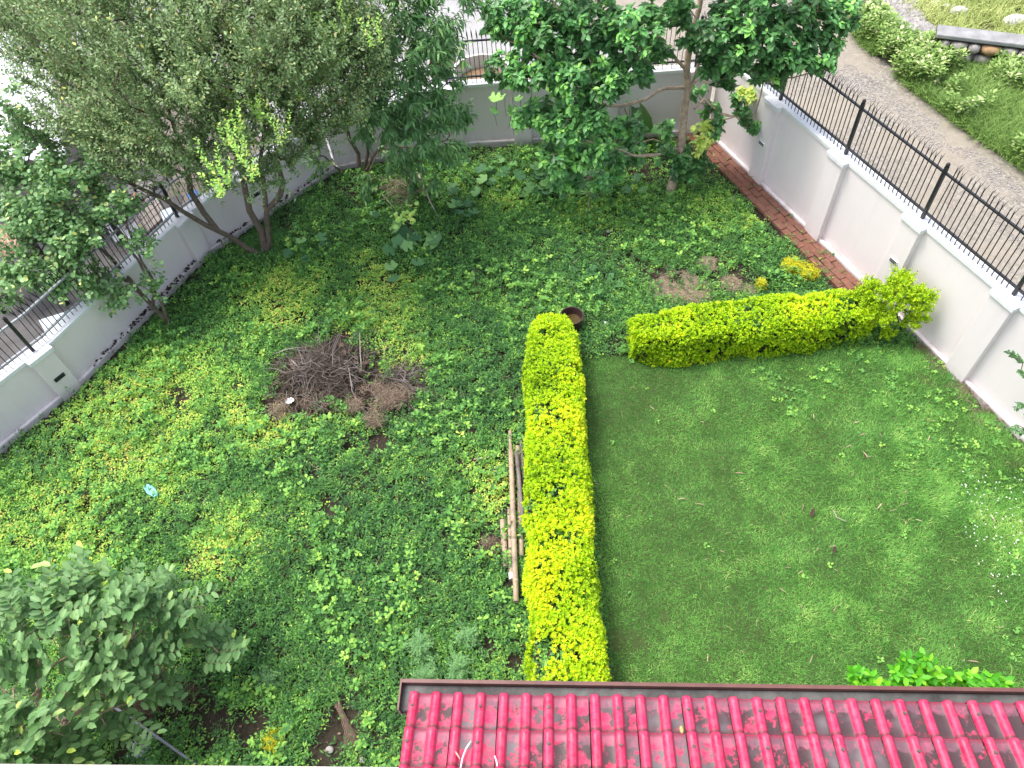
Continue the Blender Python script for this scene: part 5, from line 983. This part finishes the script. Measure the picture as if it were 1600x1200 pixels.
# ================================================================== the tiled porch roof at the bottom
ZR = 3.0; e0 = U(640, 1094, ZR); e1 = U(1600, 1110, ZR); eu = unit(e1-e0); eu[2] = 0; eu = unit(eu)
sl_d = math.radians(14); inb = np.array([eu[1], -eu[0], 0]); inb = inb if inb[1] < 0 else -inb
usl = unit(inb*math.cos(sl_d)+np.array([0, 0, math.sin(sl_d)])); rn = np.cross(eu, usl); rn = rn if rn[2] > 0 else -rn
tile_w = .284; rows = 5; cols = 18; row_l = .225   # two ribs and two channels per tile
roof = empty('tiled_roof', tuple(e0), 'porch roof of glossy crimson ribbed tiles edged by a brown gutter', 'roof')
def tilemat():
    m, t, b = newmat('crimson_tile', .3, .5)
    tc = N(t, 'ShaderNodeTexCoord'); oi = N(t, 'ShaderNodeObjectInfo'); sx = N(t, 'ShaderNodeSeparateXYZ'); t.links.new(tc.outputs['Object'], sx.inputs[0])
    f = noise(t, 5, 5, .6, 'World'); f2 = noise(t, 22, 5, .7, 'World'); f3 = noise(t, 80, 3, .6, 'World')
    base = ramp(t, f, [(.3, (.47, .008, .055)), (.7, (.55, .028, .10))])
    a = N(t, 'ShaderNodeAttribute'); a.attribute_name = 'tint'                 # 1 in the channels, 0 on the ribs
    film = (.34, .10, .15)
    # dull chalky film: on the ribs in patches, and over the upper part of every channel down to a ragged edge
    base = mix(t, ramp(t, f2, [(.42, (0, 0, 0)), (.66, (.55, .55, .55))]), base, film)
    ad = N(t, 'ShaderNodeMath', operation='MULTIPLY_ADD'); ad.inputs[1].default_value = .16; t.links.new(noise(t, 16, 5, .7, 'World'), ad.inputs[0]); t.links.new(sx.outputs[1], ad.inputs[2])
    up = ramp(t, ad.outputs[0], [(.145, (.8, .8, .8)), (.16, (0, 0, 0))])
    # how weathered each stretch of roof is, and the dark growth in the channels below the film
    sxw = N(t, 'ShaderNodeSeparateXYZ'); g = N(t, 'ShaderNodeNewGeometry'); t.links.new(g.outputs['Position'], sxw.inputs[0])
    wx = N(t, 'ShaderNodeMath', operation='MULTIPLY_ADD'); wx.inputs[1].default_value = .035; t.links.new(sxw.outputs[0], wx.inputs[0]); t.links.new(noise(t, 9, 5, .75, 'World'), wx.inputs[2])
    alg = ramp(t, wx.outputs[0], [(.45, (0, 0, 0)), (.52, (.95, .95, .95))])
    grime = mix(t, ramp(t, noise(t, 2.2, 3, .6, 'World'), [(.5, (0, 0, 0)), (.62, (1, 1, 1))]), (.035, .032, .03), (.11, .108, .11))
    pan = mix(t, alg, base, grime); pan = mix(t, up, pan, mix(t, ramp(t, wx.outputs[0], [(.5, (0, 0, 0)), (.62, (.8, .8, .8))]), (.30, .085, .13), (.12, .07, .085)))
    c = mix(t, a.outputs['Fac'], base, pan)
    c = mix(t, ramp(t, sx.outputs[1], [(.196, (0, 0, 0)), (.212, (.8, .8, .8))]), c, (.09, .03, .035))  # dark line at the row overlap: gap dirt plus painted shadow
    edge = ramp(t, a.outputs['Fac'], [(.15, (0, 0, 0)), (.45, (.75, .75, .75)), (.8, (.35, .35, .35)), (.97, (0, 0, 0))]); c = mix(t, edge, c, (.10, .035, .045))  # shadow line along channel rims and lip, painted into the tile colour
    sp_ = ramp(t, f3, [(.70, (0, 0, 0)), (.76, (.6, .6, .6))]); c = mix(t, sp_, c, (.30, .22, .24))
    t.links.new(c, b.inputs['Base Color']); rr = ramp(t, f2, [(.3, (.22, .22, .22)), (.7, (.5, .5, .5))]); t.links.new(rr, b.inputs['Roughness'])
    bump(t, b, f2, .08, .004); return m
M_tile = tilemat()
def tile_mesh(tw_):
    xs = []; half = tw_/2
    prof = []                              # (x, z, channel)
    for k in range(2):
        x0 = k*half; rw = .060
        for i in range(7):
            a_ = math.pi*i/6; prof.append((x0+rw/2-rw/2*math.cos(a_)+.002, .030*math.sin(a_)**.8+.003, 0.0))
        prof += [(x0+rw+.008, .0, 1), (x0+half*.75, .0, 1), (x0+half-.004, .0, 1)]
    ys = [(-.05, .012), (0.0, .012), (.012, .017), (.10, .008), (row_l, 0.0), (row_l+.03, -.002)]
    ys = [(0.0, -.004), (0.0, .014), (.010, .018), (.03, .0155), (.12, .009), (row_l+.02, .0015)]
    V = []; T_ = []
    for y, zo in ys:
        for x, z, ch in prof: V.append((x, y, z*(1 if zo > 0 else .0)*(1+.12*(y < .02 and y > 0))+zo)); T_.append(ch*min(1, y/.02 if y < .02 else 1))
    n = len(prof); Fq = [(i*n+j, i*n+j+1, (i+1)*n+j+1, (i+1)*n+j) for i in range(len(ys)-1) for j in range(n-1)]
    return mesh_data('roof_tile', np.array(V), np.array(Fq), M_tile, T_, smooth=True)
tm = tile_mesh(tile_w)
Rm = np.column_stack([eu, usl, rn]) if np.dot(np.cross(eu, usl), rn) > 0 else np.column_stack([eu, usl, rn])
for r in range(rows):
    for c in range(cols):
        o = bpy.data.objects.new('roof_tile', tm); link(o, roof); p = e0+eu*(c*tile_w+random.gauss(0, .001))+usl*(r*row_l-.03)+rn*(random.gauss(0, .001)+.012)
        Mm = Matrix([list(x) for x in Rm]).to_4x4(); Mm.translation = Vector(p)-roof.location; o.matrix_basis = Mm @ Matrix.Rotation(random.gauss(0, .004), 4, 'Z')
bolt = MB().box((0, 0, 0), (.018, .018, .008)).build('bolt', plain('rusty_bolt', (.11, .085, .08), .7, .4, .4, 40, .2), roof, bevel=.002); bolt.matrix_parent_inverse = Matrix.Identity(4)
for k in range(13):
    for r2 in range(2):
        o = bolt if (k == 0 and r2 == 0) else bpy.data.objects.new('bolt', bolt.data)
        if o is not bolt: link(o, roof)
        p = e0+eu*(.032+k*tile_w*1.5)+usl*(.06+r2*row_l)+rn*.060; Mm = Matrix([list(x) for x in Rm]).to_4x4(); Mm.translation = Vector(p)-roof.location; o.matrix_basis = Mm @ Matrix.Rotation(random.uniform(0, 1), 4, 'Z')
Lr = cols*tile_w
M_gut = plain('brown_gutter', (.13, .055, .045), .45, .4, .3, 5, .1); M_gin = plain('gutter_sludge', (.10, .10, .097), .8, .3, .6, 6, .5)
def strip(name, prof, mat, parent, x0=-.06, x1=None, bevel=0):   # prof: (out, up) closed outline swept along the eave
    x1 = Lr if x1 is None else x1; out = -inb; n = len(prof); V = []
    for x in (x0, x1):
        for a_, h_ in prof: V.append(e0+eu*x+out*a_+np.array([0, 0, h_]))
    Fq = [tuple(range(n))[::-1], tuple(range(n, 2*n))]+[(i, (i+1) % n, n+(i+1) % n, n+i) for i in range(n)]
    return MB().add(V, Fq).build(name, mat, parent, bevel=bevel)
gt = strip('gutter', [(-.06, -.11), (.115, -.11), (.115, -.0), (.128, .0), (.128, .012), (.105, .012), (.105, -.10), (-.06, -.10)], M_gut, roof)
strip('gutter_sludge', [(-.05, -.098), (.103, -.098), (.103, -.050), (-.05, -.046)], M_gin, roof)
strip('gutter_end', [(-.06, -.11), (.128, -.11), (.128, .012), (-.06, .012)], M_gut, roof, -.072, -.061)
m = plain('roof_underside', (.25, .2, .18), .9, .1, .2, 5, .1)
q0 = e0-rn*.02; V = [q0-eu*.0, q0+eu*Lr, q0+eu*Lr+usl*rows*row_l, q0+usl*rows*row_l]; V2_ = [v-rn*.09 for v in V]
MB().add(V+V2_, [(0, 1, 2, 3), (7, 6, 5, 4), (0, 4, 5, 1), (1, 5, 6, 2), (2, 6, 7, 3), (3, 7, 4, 0)]).build('roof_deck', m, roof)
A2 = e0+inb*.35+eu*.12; B2 = A2+eu*(Lr-.3)
MB().prism([tuple(A2[:2]), tuple((A2+inb*.2)[:2]), tuple((B2+inb*.2)[:2]), tuple(B2[:2])][::-1], -.02, 2.87).build('porch_wall', M_wall, roof)
# two white wires, a leaf and a fruit stone on the tiles
def RP(px, py, h_=.05):
    d = ray(px, py); o_ = np.array([0, 0, H]); t_ = ((e0-o_).dot(rn)+h_)/d.dot(rn); return o_+d*t_
M_wire = plain('white_cable', (.75, .76, .85), .4, .4, .05, 10, 0)
tag(MB().tube([RP(736, 1158), RP(728, 1170), RP(723, 1183), RP(719, 1203)], .0045, 8).build('cable', M_wire, smooth=True), 'white cable end curling over the second rib row, left one', 'cable')
tag(MB().tube([RP(773, 1181), RP(776, 1190), RP(778, 1205)], .0045, 8).build('cable', M_wire, smooth=True), 'shorter white cable end at the bottom, right of the other', 'cable')
p = RP(1065, 1140, .035); V0 = ICO*np.array([.017, .03, .016])*(1+.15*(rng.random((12, 1))-.5)); o = tag(MB().add(V0+p, [tuple(f) for f in ICOF]).build('fruit_husk', plain('husk', (.42, .33, .12), .7, .3, .2, 30, .2), smooth=True), 'small yellowish husk lying on the crimson tiles', 'husk'); md = o.modifiers.new('s', 'SUBSURF'); md.levels = 1; md.render_levels = 2
tag(MB().tube([RP(706, 1168, .045), RP(714, 1178, .045), RP(719, 1186, .045)], [.002, .006, .003], 6).build('straw_piece', M_bam), 'short tan straw on the tiles beside the left cable', 'straw')
# pink ledge at the bottom left edge
z_ = 2.2; a, b_, c_, d_ = U(-200, 1191.5, z_), U(634, 1198.5, z_), U(634, 1290, z_), U(-200, 1290, z_)
r_ = empty('garden_ledge', (*a[:2], 0), 'pale pink parapet edge along the bottom left of the view', 'ledge')
pk_ = plain('pink_paint', (.72, .60, .57), .6, .3, .05, 6, .05)
MB().prism([tuple(v[:2]) for v in (d_, c_, b_, a)], z_-.12, z_).build('ledge_cap', pk_, r_, bevel=.008)
s_ = np.array([0, -.06, 0]); MB().prism([tuple((v+k)[:2]) for v, k in ((d_, -s_), (c_, -s_), (b_, s_), (a, s_))], -.02, z_-.12).build('ledge_wall', M_wall, r_)
